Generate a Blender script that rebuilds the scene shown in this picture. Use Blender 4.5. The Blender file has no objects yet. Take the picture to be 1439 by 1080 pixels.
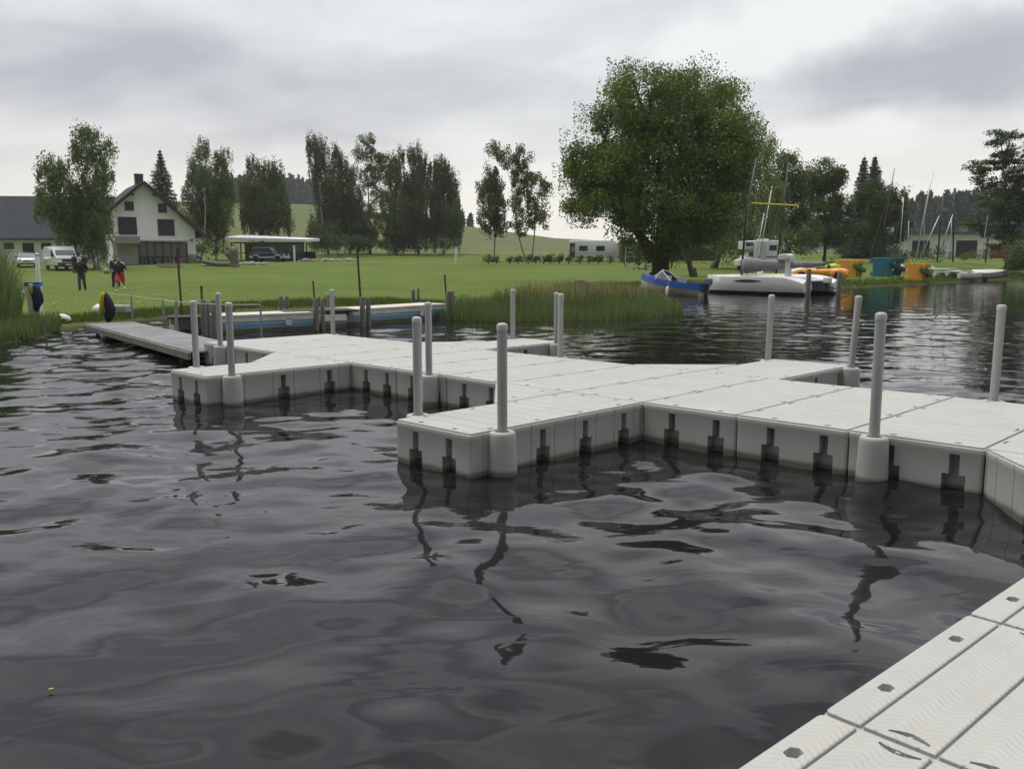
import bpy, bmesh, math, random
import numpy as np
from mathutils import Vector, Matrix
from mathutils.geometry import tessellate_polygon
R = math.radians
scene = bpy.context.scene
C = scene.collection
random.seed(7)

# ------------------------------------------------------------------ camera model
F, HOR, HC = 1244.0, 366.0, 1.8
PITCH = math.atan((540 - HOR) / F)
CP, SP = math.cos(PITCH), math.sin(PITCH)

def ray(px, py):
    a = (px - 719.5) / F; b = (540 - py) / F
    return Vector((a, CP + b * SP, -SP + b * CP))
def W(px, py, Y):
    d = ray(px, py); t = Y / d.y
    return Vector((d.x * t, Y, HC + d.z * t))
def WZ(px, py, z):
    d = ray(px, py); t = (z - HC) / d.z
    return Vector((d.x * t, d.y * t, z))

# ------------------------------------------------------------------ mesh builder
class MB:
    def __init__(s): s.v = []; s.f = []
    def add(s, vs, fs, m=None):
        o = len(s.v)
        for p in vs:
            p = Vector(p)
            s.v.append(tuple(m @ p) if m is not None else tuple(p))
        for f in fs: s.f.append(tuple(i + o for i in f))
        return s
    def box(s, cx, cy, cz, sx, sy, sz, m=None, taper=1.0):
        x, y, z = sx / 2, sy / 2, sz / 2; t = taper
        vs = [(cx-x,cy-y,cz-z),(cx+x,cy-y,cz-z),(cx+x,cy+y,cz-z),(cx-x,cy+y,cz-z),
              (cx-x*t,cy-y*t,cz+z),(cx+x*t,cy-y*t,cz+z),(cx+x*t,cy+y*t,cz+z),(cx-x*t,cy+y*t,cz+z)]
        return s.add(vs, [(3,2,1,0),(4,5,6,7),(0,1,5,4),(1,2,6,5),(2,3,7,6),(3,0,4,7)], m)
    def bar(s, a, b, w, h, up=(0,0,1)):
        a, b = Vector(a), Vector(b); d = (b - a).normalized()
        u = Vector(up); sd = d.cross(u)
        if sd.length < 1e-4: sd = d.cross(Vector((1,0,0)))
        sd.normalize(); u = sd.cross(d).normalized()
        vs = []
        for p in (a, b):
            for i, j in ((-1,-1),(1,-1),(1,1),(-1,1)): vs.append(p + sd*(i*w/2) + u*(j*h/2))
        return s.add(vs, [(3,2,1,0),(4,5,6,7),(0,1,5,4),(1,2,6,5),(2,3,7,6),(3,0,4,7)])
    def tube(s, pts, rad, n=8, caps=True):
        pts = [Vector(p) for p in pts]
        if not isinstance(rad, (list, tuple)): rad = [rad] * len(pts)
        vs, fs = [], []
        ref = None
        for i, p in enumerate(pts):
            t = (pts[min(i+1, len(pts)-1)] - pts[max(i-1, 0)])
            if t.length < 1e-9: t = Vector((0,0,1))
            t.normalize()
            if ref is None:
                ref = Vector((1,0,0)) if abs(t.x) < .8 else Vector((0,1,0))
            sd = (ref - t * ref.dot(t)).normalized(); ref = sd; u = t.cross(sd)
            for k in range(n):
                a = 2*math.pi*k/n
                vs.append(p + (sd*math.cos(a) + u*math.sin(a)) * rad[i])
        for i in range(len(pts)-1):
            for k in range(n):
                k2 = (k+1) % n
                fs.append((i*n+k, i*n+k2, (i+1)*n+k2, (i+1)*n+k))
        if caps:
            fs.append(tuple(reversed(range(n)))); fs.append(tuple(range((len(pts)-1)*n, len(pts)*n)))
        return s.add(vs, fs)
    def prism(s, poly, fa, fb):
        """poly: list of 2-D points; fa/fb map a 2-D point to the two 3-D ends"""
        n = len(poly)
        vs = [fa(p) for p in poly] + [fb(p) for p in poly]
        fs = [tuple(reversed(range(n))), tuple(range(n, 2*n))]
        for i in range(n): fs.append((i, (i+1) % n, n + (i+1) % n, n + i))
        return s.add(vs, fs)
    def lathe(s, prof, n=20, m=None):
        """prof: (r, z) pairs about the z axis"""
        vs, fs = [], []
        for r, z in prof:
            for k in range(n):
                a = 2*math.pi*k/n; vs.append((r*math.cos(a), r*math.sin(a), z))
        for i in range(len(prof)-1):
            for k in range(n):
                k2 = (k+1) % n
                fs.append((i*n+k, i*n+k2, (i+1)*n+k2, (i+1)*n+k))
        fs.append(tuple(reversed(range(n)))); fs.append(tuple(range((len(prof)-1)*n, len(prof)*n)))
        return s.add(vs, fs, m)
    def loft(s, rings, closed=True, caps=True, m=None):
        n = len(rings[0]); vs = [p for r in rings for p in r]; fs = []
        for i in range(len(rings)-1):
            for k in range(n if closed else n-1):
                k2 = (k+1) % n
                fs.append((i*n+k, i*n+k2, (i+1)*n+k2, (i+1)*n+k))
        if caps:
            fs.append(tuple(reversed(range(n)))); fs.append(tuple(range((len(rings)-1)*n, len(rings)*n)))
        return s.add(vs, fs, m)
    def ell(s, c, r, n=14, m=6, mat=None):
        vs, fs = [], []
        rings = []
        for i in range(m+1):
            t = math.pi * i / m
            st = max(math.sin(t), 1e-3)
            rings.append([(c[0]+r[0]*st*math.cos(2*math.pi*k/n), c[1]+r[1]*st*math.sin(2*math.pi*k/n), c[2]-r[2]*math.cos(t)) for k in range(n)])
        return s.loft(rings, m=mat)
    def holed(s, outer, holes, z, m=None):
        """flat face at height z with holes cut out"""
        loops = [[Vector((p[0], p[1], 0)) for p in outer]] + [[Vector((p[0], p[1], 0)) for p in h] for h in holes]
        flat = [p for l in loops for p in l]
        tris = tessellate_polygon(loops)
        vs = [(p.x, p.y, z) for p in flat]
        fs = []
        for t in tris:
            a, b, c = (flat[i] for i in t)
            cr = (b-a).cross(c-a).z
            if abs(cr) < 1e-10: continue
            fs.append(tuple(t) if cr > 0 else tuple(reversed(t)))
        return s.add(vs, fs, m)
    def build(s, name, mat, parent=None, smooth=False, bevel=0, sub=0, autosm=None):
        me = bpy.data.meshes.new(name)
        me.from_pydata(s.v, [], s.f); me.update()
        bm = bmesh.new(); bm.from_mesh(me); bmesh.ops.recalc_face_normals(bm, faces=bm.faces); bm.to_mesh(me); bm.free()
        o = bpy.data.objects.new(name, me); C.objects.link(o)
        if mat: me.materials.append(mat)
        if parent: o.parent = parent
        if smooth: me.polygons.foreach_set('use_smooth', [True]*len(me.polygons))
        if autosm: me.set_sharp_from_angle(angle=R(autosm)); 
        if bevel:
            b = o.modifiers.new('bevel', 'BEVEL'); b.width = bevel; b.segments = 2; b.limit_method = 'ANGLE'; b.angle_limit = R(35)
        if sub:
            u = o.modifiers.new('sub', 'SUBSURF'); u.levels = sub; u.render_levels = sub
        return o

def np_mesh(name, verts, quads, mat, parent=None, tri=False):
    k = 3 if tri else 4
    me = bpy.data.meshes.new(name); nv = len(verts); nf = len(quads)
    me.vertices.add(nv); me.vertices.foreach_set('co', np.asarray(verts, np.float32).ravel())
    me.loops.add(nf*k); me.loops.foreach_set('vertex_index', np.asarray(quads, np.int32).ravel())
    me.polygons.add(nf); me.polygons.foreach_set('loop_start', np.arange(0, nf*k, k, dtype=np.int32))
    me.polygons.foreach_set('loop_total', np.full(nf, k, np.int32))
    me.update(calc_edges=True); me.validate()
    if mat: me.materials.append(mat)
    o = bpy.data.objects.new(name, me); C.objects.link(o)
    if parent: o.parent = parent
    return o

def tag(o, label=None, cat=None, group=None, kind=None):
    if label: o['label'] = label
    if cat: o['category'] = cat
    if group: o['group'] = group
    if kind: o['kind'] = kind
    return o
def thing(name, label, cat, loc=(0,0,0), rz=0, group=None):
    o = bpy.data.objects.new(name, None); C.objects.link(o)
    o.empty_display_size = .2
    o.location = loc; o.rotation_euler = (0, 0, rz)
    return tag(o, label, cat, group)
def copy_thing(root, loc, rz=None, label=None):
    r = root.copy(); C.objects.link(r); r.location = loc
    if rz is not None: r.rotation_euler = (0, 0, rz)
    if label: r['label'] = label
    for ch in list(root.children):
        c = ch.copy(); C.objects.link(c); c.parent = r
        for g in list(ch.children):
            d = g.copy(); C.objects.link(d); d.parent = c
    return r

# ------------------------------------------------------------------ materials
def nodes_of(name):
    m = bpy.data.materials.new(name); m.use_nodes = True
    nt = m.node_tree; b = nt.nodes['Principled BSDF']
    return m, nt, b
def N(nt, t, **kw):
    n = nt.nodes.new(t)
    for k, v in kw.items():
        if k in n.inputs.keys(): n.inputs[k].default_value = v
        else: setattr(n, k, v)
    return n
def L(nt, a, b): nt.links.new(a, b)

def mat(name, col, rough=.6, var=.12, scale=4.0, bump=0.0, bscale=40.0, metal=0.0, dirt=None, dirt_amt=.35, coat=0.0, stretch=None, spec=.5):
    m, nt, b = nodes_of(name)
    tc = N(nt, 'ShaderNodeTexCoord'); src = tc.outputs['Object']
    if stretch:
        mp = N(nt, 'ShaderNodeMapping'); mp.inputs['Scale'].default_value = stretch
        L(nt, src, mp.inputs['Vector']); src = mp.outputs['Vector']
    n1 = N(nt, 'ShaderNodeTexNoise', Scale=scale, Detail=6.0, Roughness=.65); L(nt, src, n1.inputs['Vector'])
    mr = N(nt, 'ShaderNodeMapRange'); mr.inputs['From Min'].default_value = .28; mr.inputs['From Max'].default_value = .72
    mr.inputs['To Min'].default_value = 1 - var; mr.inputs['To Max'].default_value = 1 + var
    L(nt, n1.outputs['Fac'], mr.inputs['Value'])
    mx = N(nt, 'ShaderNodeMix', data_type='RGBA', blend_type='MULTIPLY'); mx.inputs[0].default_value = 1
    mx.inputs[6].default_value = (*col, 1); L(nt, mr.outputs[0], mx.inputs[7])
    out = mx.outputs[2]
    if dirt:
        n2 = N(nt, 'ShaderNodeTexNoise', Scale=scale*.6, Detail=8.0, Roughness=.7); L(nt, src, n2.inputs['Vector'])
        r2 = N(nt, 'ShaderNodeMapRange'); r2.inputs['From Min'].default_value = .5; r2.inputs['From Max'].default_value = .75
        r2.inputs['To Max'].default_value = dirt_amt; L(nt, n2.outputs['Fac'], r2.inputs['Value'])
        m2 = N(nt, 'ShaderNodeMix', data_type='RGBA'); L(nt, r2.outputs[0], m2.inputs[0]); L(nt, out, m2.inputs[6]); m2.inputs[7].default_value = (*dirt, 1)
        out = m2.outputs[2]
    L(nt, out, b.inputs['Base Color'])
    b.inputs['Roughness'].default_value = rough; b.inputs['Metallic'].default_value = metal
    b.inputs['Specular IOR Level'].default_value = spec
    if coat: b.inputs['Coat Weight'].default_value = coat
    if bump:
        n3 = N(nt, 'ShaderNodeTexNoise', Scale=bscale, Detail=4.0); L(nt, src, n3.inputs['Vector'])
        bp = N(nt, 'ShaderNodeBump', Strength=bump, Distance=.02); L(nt, n3.outputs['Fac'], bp.inputs['Height']); L(nt, bp.outputs[0], b.inputs['Normal'])
    return m

def leaf_mat(name, c1, c2, c3, trans=.3, hue_scale=.35):
    m = bpy.data.materials.new(name); m.use_nodes = True; nt = m.node_tree; nt.nodes.clear()
    out = N(nt, 'ShaderNodeOutputMaterial')
    geo = N(nt, 'ShaderNodeNewGeometry'); tc = N(nt, 'ShaderNodeTexCoord')
    ns = N(nt, 'ShaderNodeTexNoise', Scale=hue_scale, Detail=3.0); L(nt, tc.outputs['Object'], ns.inputs['Vector'])
    ad = N(nt, 'ShaderNodeMath', operation='ADD'); L(nt, geo.outputs['Random Per Island'], ad.inputs[0]); L(nt, ns.outputs['Fac'], ad.inputs[1])
    hl = N(nt, 'ShaderNodeMath', operation='MULTIPLY'); hl.inputs[1].default_value = .5; L(nt, ad.outputs[0], hl.inputs[0])
    cr = N(nt, 'ShaderNodeValToRGB'); e = cr.color_ramp.elements
    e[0].position = .2; e[0].color = (*c1, 1); e[1].position = .8; e[1].color = (*c3, 1)
    k = e.new(.5); k.color = (*c2, 1)
    L(nt, hl.outputs[0], cr.inputs[0])
    d = N(nt, 'ShaderNodeBsdfDiffuse'); t = N(nt, 'ShaderNodeBsdfTranslucent'); g = N(nt, 'ShaderNodeBsdfGlossy', Roughness=.45)
    g.inputs['Color'].default_value = (.6,.65,.6,1)
    L(nt, cr.outputs[0], d.inputs['Color']); L(nt, cr.outputs[0], t.inputs['Color'])
    mx = N(nt, 'ShaderNodeMixShader'); mx.inputs[0].default_value = trans; L(nt, d.outputs[0], mx.inputs[1]); L(nt, t.outputs[0], mx.inputs[2])
    m2 = N(nt, 'ShaderNodeMixShader'); m2.inputs[0].default_value = .03; L(nt, mx.outputs[0], m2.inputs[1]); L(nt, g.outputs[0], m2.inputs[2])
    L(nt, m2.outputs[0], out.inputs['Surface'])
    return m

def glass_mat(name, col=(.02,.024,.028), rough=.05):
    m, nt, b = nodes_of(name)
    tc = N(nt, 'ShaderNodeTexCoord'); ns = N(nt, 'ShaderNodeTexNoise', Scale=1.5, Detail=2.0); L(nt, tc.outputs['Object'], ns.inputs['Vector'])
    mx = N(nt, 'ShaderNodeMix', data_type='RGBA'); mx.inputs[6].default_value = (*[c*.6 for c in col],1); mx.inputs[7].default_value = (*[c*1.6 for c in col],1)
    L(nt, ns.outputs['Fac'], mx.inputs[0]); L(nt, mx.outputs[2], b.inputs['Base Color'])
    b.inputs['Roughness'].default_value = rough
    return m
# ------------------------------------------------------------------ camera
cam = bpy.data.cameras.new('camera'); co = bpy.data.objects.new('camera', cam); C.objects.link(co)
co.location = (0, 0, HC); co.rotation_euler = (math.pi/2 - PITCH, 0, 0)
cam.sensor_fit = 'HORIZONTAL'; cam.sensor_width = 36; cam.lens = F/1439*36
cam.clip_start = .1; cam.clip_end = 6000
scene.camera = co
scene.view_settings.view_transform = 'Standard'; scene.view_settings.look = 'None'
scene.view_settings.exposure = .72; scene.view_settings.gamma = 1
scene.cycles.max_bounces = 6; scene.cycles.transparent_max_bounces = 8

# ------------------------------------------------------------------ world: overcast
SUN_EL, SUN_AZ = R(70), R(-60)       # azimuth from +Y towards +X
wd = bpy.data.worlds.new('World'); scene.world = wd; wd.use_nodes = True
nt = wd.node_tree; bg = nt.nodes['Background']
sky = N(nt, 'ShaderNodeTexSky', sky_type='NISHITA'); sky.sun_disc = False
sky.sun_elevation = SUN_EL; sky.sun_rotation = SUN_AZ; sky.air_density = 1.2; sky.dust_density = 3.0
tc = N(nt, 'ShaderNodeTexCoord'); sx = N(nt, 'ShaderNodeSeparateXYZ'); L(nt, tc.outputs['Generated'], sx.inputs[0])
def math_(op, a, b=None, clamp=False):
    n = N(nt, 'ShaderNodeMath', operation=op); n.use_clamp = clamp
    for i, v in enumerate((a, b)):
        if v is None: continue
        if isinstance(v, (int, float)): n.inputs[i].default_value = v
        else: L(nt, v, n.inputs[i])
    return n.outputs[0]
def maprange(v, a, b, c, d, smooth=True):
    n = N(nt, 'ShaderNodeMapRange'); n.interpolation_type = 'SMOOTHSTEP' if smooth else 'LINEAR'
    L(nt, v, n.inputs['Value'])
    for k, x in zip(('From Min','From Max','To Min','To Max'), (a,b,c,d)): n.inputs[k].default_value = x
    return n.outputs[0]
def mixc(f, a, b, blend='MIX'):
    n = N(nt, 'ShaderNodeMix', data_type='RGBA', blend_type=blend)
    for i, v in ((0, f), (6, a), (7, b)):
        if isinstance(v, (int, float)): n.inputs[i].default_value = v
        elif isinstance(v, tuple): n.inputs[i].default_value = (*v, 1)
        else: L(nt, v, n.inputs[i])
    return n.outputs[2]
zc = math_('MAXIMUM', sx.outputs[2], 0.0)
den = math_('ADD', zc, .30)
cb = N(nt, 'ShaderNodeCombineXYZ'); L(nt, math_('DIVIDE', sx.outputs[0], den), cb.inputs[0]); L(nt, math_('DIVIDE', sx.outputs[1], den), cb.inputs[1])
def cloud_noise(scale, off, detail=6, dist=.4):
    mp = N(nt, 'ShaderNodeMapping'); mp.inputs['Location'].default_value = off; mp.inputs['Rotation'].default_value = (0,0,.5); mp.inputs['Scale'].default_value = (1, 1.5, 1)
    L(nt, cb.outputs[0], mp.inputs[0])
    n = N(nt, 'ShaderNodeTexNoise', Scale=scale, Detail=float(detail), Roughness=.52, Distortion=dist); L(nt, mp.outputs[0], n.inputs['Vector'])
    return n.outputs['Fac']
big = maprange(cloud_noise(.55, (3.1, 1.7, 0), 3), .38, .64, 0, 1)
fine = maprange(cloud_noise(2.3, (7.3, -2.2, 0), 8), .34, .68, 0, 1)
mixn = math_('ADD', math_('MULTIPLY', big, .30), math_('MULTIPLY', fine, .42))
mixn = math_('ADD', mixn, .26)
# named cloud masses: a lilac rain cloud on the right, a darker one upper left, bright gaps
wn = N(nt, 'ShaderNodeTexNoise', Scale=2.6, Detail=5.0, Roughness=.55); L(nt, tc.outputs['Generated'], wn.inputs['Vector'])
wv_ = N(nt, 'ShaderNodeVectorMath', operation='MULTIPLY_ADD'); L(nt, wn.outputs['Color'], wv_.inputs[0]); wv_.inputs[1].default_value = (.34,.34,.26); 
wo_ = N(nt, 'ShaderNodeVectorMath', operation='ADD'); L(nt, tc.outputs['Generated'], wo_.inputs[0]); wo_.inputs[1].default_value = (-.17,-.17,-.13); L(nt, wo_.outputs[0], wv_.inputs[2])
def cloud_mass(px, py, rx, ry, amount):
    d = ray(px, py).normalized(); mp = N(nt, 'ShaderNodeMapping', vector_type='POINT')
    sb = N(nt, 'ShaderNodeVectorMath', operation='SUBTRACT'); L(nt, wv_.outputs[0], sb.inputs[0]); sb.inputs[1].default_value = d
    sc = N(nt, 'ShaderNodeVectorMath', operation='DIVIDE'); L(nt, sb.outputs[0], sc.inputs[0]); sc.inputs[1].default_value = (rx, .8, ry)
    ln = N(nt, 'ShaderNodeVectorMath', operation='LENGTH'); L(nt, sc.outputs[0], ln.inputs[0])
    return maprange(ln.outputs['Value'], .15, 1.0, amount, 0)
for args in ((1310,125,.23,.075,-.62),(1150,30,.30,.05,.45),(180,90,.36,.08,-.24),(450,90,.28,.06,-.22),(860,250,.45,.10,.42),(700,40,.35,.05,.10),(1250,215,.35,.04,.35)):
    mixn = math_('ADD', mixn, cloud_mass(*args))
mixn = math_('MINIMUM', math_('MAXIMUM', mixn, 0.0), 1.0)
CS = 10.0        # the background runs at strength 0.1
cl = mixc(mixn, (.30*CS, .305*CS, .335*CS), (.59*CS, .595*CS, .59*CS))
lift = math_('MULTIPLY', maprange(sx.outputs[2], .50, .90, 1.0, 3.2), maprange(math_('ADD', sx.outputs[1], math_('MULTIPLY', sx.outputs[2], .5)), -.20, .62, .30, 1.0))   # brightest overhead, unseen sky behind the camera dimmed to darken faces turned to it
vm = N(nt, 'ShaderNodeVectorMath', operation='SCALE'); L(nt, cl, vm.inputs[0]); L(nt, lift, vm.inputs['Scale'])
warm = math_('MULTIPLY', maprange(sx.outputs[2], .015, .17, 1.0, 0.0), maprange(sx.outputs[1], .1, .9, 0.0, .85))
cl2 = mixc(warm, vm.outputs[0], (.70*CS, .665*CS, .585*CS))
hi = maprange(sx.outputs[2], .30, .48, 0, 1)
hn_ = maprange(cloud_noise(1.5, (1.3, 4.2, 0), 3, .3), .38, .62, .62, 1.40)
fac_ = math_('ADD', 1.0, math_('MULTIPLY', hi, math_('SUBTRACT', hn_, 1.0)))
vm2 = N(nt, 'ShaderNodeVectorMath', operation='SCALE'); L(nt, cl2, vm2.inputs[0]); L(nt, fac_, vm2.inputs['Scale']); cl2 = vm2.outputs[0]
fin = mixc(.93, sky.outputs[0], cl2)
L(nt, fin, bg.inputs['Color']); bg.inputs['Strength'].default_value = .1

sl = bpy.data.lights.new('sun', 'SUN'); so = bpy.data.objects.new('sun', sl); C.objects.link(so)
sl.energy = 1.1; sl.angle = R(25); sl.color = (1, .95, .87)
sd_ = Vector((math.sin(SUN_AZ)*math.cos(SUN_EL), math.cos(SUN_AZ)*math.cos(SUN_EL), math.sin(SUN_EL)))
so.rotation_euler = (-sd_).to_track_quat('-Z', 'Y').to_euler(); so.location = sd_*60

# ------------------------------------------------------------------ terrain
SHORE = [(-900,8),(-70,12),(-30,15),(-12.6,16.4),(-10.9,18.2),(-10.9,20.5),(-11.6,23),(-11.2,26),(-10.2,28.5),(-9.4,31),(-7.5,33),(-4.8,33.4),(-2.6,31),
         (-1.4,28.4),(1.7,28.4),(3.7,29.2),(5.2,31),(6.3,36),(7.1,43),(8.0,50),(10,55),(13.3,58.5),(21.8,59),(23.8,60.5),(31,68),(45,83),(55,94),(75,112),(130,130),(900,210)]
def shore_sd(x, y):
    P = np.array(SHORE); x = np.asarray(x, float); y = np.asarray(y, float)
    best = np.full(x.shape, 1e9); inside = np.zeros(x.shape, bool)
    poly = np.vstack([P, [[900, 3000], [-900, 3000]]])
    for i in range(len(P)-1):
        a, b = P[i], P[i+1]; d = b - a
        t = np.clip(((x-a[0])*d[0] + (y-a[1])*d[1]) / (d@d), 0, 1)
        best = np.minimum(best, np.hypot(x-a[0]-t*d[0], y-a[1]-t*d[1]))
    j = len(poly)-1
    for i in range(len(poly)):
        xi, yi = poly[i]; xj, yj = poly[j]
        c = ((yi > y) != (yj > y)) & (x < (xj-xi)*(y-yi)/((yj-yi) if yj != yi else 1e-9) + xi)
        inside ^= c; j = i
    return np.where(inside, best, -best)
_rs = np.random.RandomState(3)
_wv = [(_rs.uniform(-1,1), _rs.uniform(-1,1), _rs.uniform(0,6.28)) for _ in range(14)]
def bumps(x, y, s):
    r = 0
    for i, (a, b, p) in enumerate(_wv): r = r + np.sin((a*x + b*y)*s*(1+.35*i) + p)/(1+.4*i)
    return r/4
CREST_A = (np.array([-400, 0, 250, 430, 560, 640, 780, 950, 1270, 1439, 1900]) - 719.5)/F
CREST_H = np.array([20, 24, 27.5, 26.4, 22, 17.5, 11.5, 9, 9, 10, 10.])
def ground_z(x, y):
    x = np.asarray(x, float); y = np.asarray(y, float)
    sd = shore_sd(x, y)
    base = np.interp(y, [0,30,48,60,70,88,100,125,160], [.14,.14,.22,.34,.46,.85,1.4,2.0,3.6])
    a = x/np.maximum(y, 1)
    hc = np.interp(a, CREST_A, CREST_H)
    t = np.clip((y-150)/250, 0, 1); t = t*t*(3-2*t)*.55 + t*.45
    base = np.where(y > 150, 3.2 + (hc-3.2)*t, base)
    # wooded hills behind the field and on the right
    base = base + 13*np.exp(-((a+.268)/.075)**2)*np.clip((y-470)/230, 0, 1)*np.clip((1500-y)/500, 0, 1)
    base = base + 9*np.exp(-((a-.60)/.20)**2)*np.clip((y-250)/170, 0, 1)
    bank = np.where(sd > 0, .03 + .16*sd, np.maximum(-1.4, .32*sd - .01))
    k = .08
    land = -k*np.log(np.exp(-np.clip(bank, -5, 8)/k) + np.exp(-np.minimum(base, 60)/k).clip(1e-300)) 
    land = np.where(bank > base + 1, base, land)
    z = np.where(sd > 0, land + bumps(x, y, .35)*.035*np.clip(sd/4, 0, 1), bank)
    return z
def gz(x, y): return float(ground_z(np.array([x]), np.array([y]))[0])
def G(px, Y):
    a = (px - 719.5)/F
    x = a*Y/(CP + (540-HOR)/F*SP)
    z = gz(x, Y)
    v = 540 - F*math.tan(math.atan2(z-HC, Y) + PITCH)
    d = ray(px, v); t = Y/d.y
    return Vector((d.x*t, Y, gz(d.x*t, Y)))

def axis(lo, hi, fine_lo, fine_hi, step, growth):
    mid = list(np.arange(fine_lo, fine_hi, step))
    s, v, up = step, fine_hi, []
    while v < hi: up.append(v); s *= growth; v += s
    up.append(hi)
    s, v, dn = step, fine_lo - step, []
    while v > lo: dn.append(v); s *= growth; v -= s
    dn.append(lo)
    return np.array(sorted(set(dn)) + mid + up)
def grid_mesh(name, xs, ys, zf, m, keep=None, smooth=True):
    X, Y = np.meshgrid(xs, ys); Z = zf(X.ravel(), Y.ravel())
    V = np.column_stack([X.ravel(), Y.ravel(), Z])
    nx, ny = len(xs), len(ys)
    I = (np.arange(ny-1)[:, None]*nx + np.arange(nx-1)[None, :]).ravel()
    Q = np.column_stack([I, I+1, I+nx+1, I+nx])
    o = np_mesh(name, V, Q, m)
    if smooth: o.data.polygons.foreach_set('use_smooth', np.ones(len(Q), bool))
    return o

# ground material: lawn near, hay field on the hill, mud at the water's edge
gm, nt2, b2 = nodes_of('lawn_and_field')
def g_noise(scale, detail=6, rough=.6, vec=None):
    n = N(nt2, 'ShaderNodeTexNoise', Scale=scale, Detail=float(detail), Roughness=rough); L(nt2, vec or gtc.outputs['Object'], n.inputs['Vector']); return n.outputs['Fac']
gtc = N(nt2, 'ShaderNodeTexCoord')
def gmix(f, a, b, blend='MIX'):
    n = N(nt2, 'ShaderNodeMix', data_type='RGBA', blend_type=blend)
    for i, v in ((0, f), (6, a), (7, b)):
        if isinstance(v, (int, float)): n.inputs[i].default_value = v
        elif isinstance(v, tuple): n.inputs[i].default_value = (*v, 1)
        else: L(nt2, v, n.inputs[i])
    return n.outputs[2]
def gmap(v, a, b, c=0., d=1.):
    n = N(nt2, 'ShaderNodeMapRange'); n.interpolation_type = 'SMOOTHSTEP'; L(nt2, v, n.inputs['Value'])
    for k, x in zip(('From Min','From Max','To Min','To Max'), (a,b,c,d)): n.inputs[k].default_value = x
    return n.outputs[0]
gs = N(nt2, 'ShaderNodeSeparateXYZ'); L(nt2, gtc.outputs['Object'], gs.inputs[0])
lawn = gmix(gmap(g_noise(.09, 5), .35, .65), (.080,.119,.014), (.122,.161,.027))
lawn = gmix(gmap(g_noise(.8, 8, .75), .42, .68, 0, .7), lawn, (.145,.175,.038))
lawn = gmix(gmap(g_noise(5.0, 6, .8), .35, .7, 0, .65), lawn, (.048,.086,.011))
mpb = N(nt2, 'ShaderNodeMapping'); mpb.inputs['Scale'].default_value = (.04, .55, 1); L(nt2, gtc.outputs['Object'], mpb.inputs[0])
lawn = gmix(gmap(g_noise(1.0, 3, .5, mpb.outputs[0]), .42, .62, 0, .4), lawn, (.066,.112,.012))
fieldc = gmix(gmap(g_noise(.06, 6), .35, .65), (.095,.105,.038), (.12,.125,.05))
mpa = N(nt2, 'ShaderNodeMapping'); mpa.inputs['Scale'].default_value = (.02, .25, .02); L(nt2, gtc.outputs['Object'], mpa.inputs[0])
fieldc = gmix(gmap(g_noise(2.0, 4, .6, mpa.outputs[0]), .4, .65, 0, .5), fieldc, (.075,.095,.03))
fieldc = gmix(gmap(gs.outputs[1], 230, 380), fieldc, (.075,.112,.028))
yy = N(nt2, 'ShaderNodeMath', operation='ADD'); L(nt2, gs.outputs[1], yy.inputs[0])
ym = N(nt2, 'ShaderNodeMath', operation='MULTIPLY'); ym.inputs[1].default_value = 6; L(nt2, g_noise(.1, 3), ym.inputs[0]); L(nt2, ym.outputs[0], yy.inputs[1])
colr = gmix(gmap(yy.outputs[0], 158, 164), lawn, fieldc)
edge = gmap(gs.outputs[2], .0, .12, 1., 0.)
colr = gmix(edge, colr, (.045,.037,.022))
L(nt2, colr, b2.inputs['Base Color']); b2.inputs['Roughness'].default_value = .9; b2.inputs['Specular IOR Level'].default_value = .15
bpn = N(nt2, 'ShaderNodeBump', Strength=.5, Distance=.06); L(nt2, g_noise(9, 6, .8), bpn.inputs['Height']); L(nt2, bpn.outputs[0], b2.inputs['Normal'])
ground = grid_mesh('ground', axis(-900, 900, -40, 60, .6, 1.06), axis(-560, 1160, 14, 110, .5, 1.05), ground_z, gm)
tag(ground, kind='structure')

# ------------------------------------------------------------------ lake water: real wavelets plus fine ripple
rw = np.random.RandomState(11)
WAVES = []
for i in range(60):
    lam = .30*(2.0/.30)**rw.rand()
    th = rw.normal(R(70), R(65))
    slope = .0128*(lam/.8)**.10
    WAVES.append((2*math.pi/lam*math.cos(th), 2*math.pi/lam*math.sin(th), rw.uniform(0, 6.28), slope*lam/(2*math.pi), lam))
def water_z(x, y):
    step = np.maximum(.06 + .02*np.clip(np.abs(x)-11, 0, None), .05 + .012*np.clip(np.abs(y-8.7)-8.3, 0, None))
    z = np.zeros_like(x)
    gust = .8 + .35*np.sin(.21*x + .13*y + 1.0) + .25*np.sin(.11*x - .3*y + 2.2)
    far = np.interp(y, [0, 5, 9, 16, 24, 45], [.85, .85, 1.05, 1.05, .85, .6])
    for kx, ky, p, a, lam in WAVES:
        fade = np.clip((lam - 3*step)/(2*step), 0, 1)        # short wavelets end where the mesh gets too coarse for them
        z += a*fade*np.sin(kx*x + ky*y + p + .5*np.sin(.17*x + .23*y + p*3))
    return z*gust*far
wm, nt3, b3 = nodes_of('lake_water')
b3.inputs['Base Color'].default_value = (.009,.009,.0105,1); b3.inputs['Roughness'].default_value = .015
b3.inputs['IOR'].default_value = 1.333
wtc = N(nt3, 'ShaderNodeTexCoord')
mw = N(nt3, 'ShaderNodeMapping'); mw.inputs['Rotation'].default_value = (0,0,R(-20)); mw.inputs['Scale'].default_value = (.75, 1.3, 1); L(nt3, wtc.outputs['Object'], mw.inputs[0])
w1 = N(nt3, 'ShaderNodeTexNoise', Scale=2.6, Detail=2.5, Roughness=.45, Distortion=.5); L(nt3, mw.outputs[0], w1.inputs['Vector'])
bw = N(nt3, 'ShaderNodeBump', Strength=.4, Distance=.02); L(nt3, w1.outputs['Fac'], bw.inputs['Height'])
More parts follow.
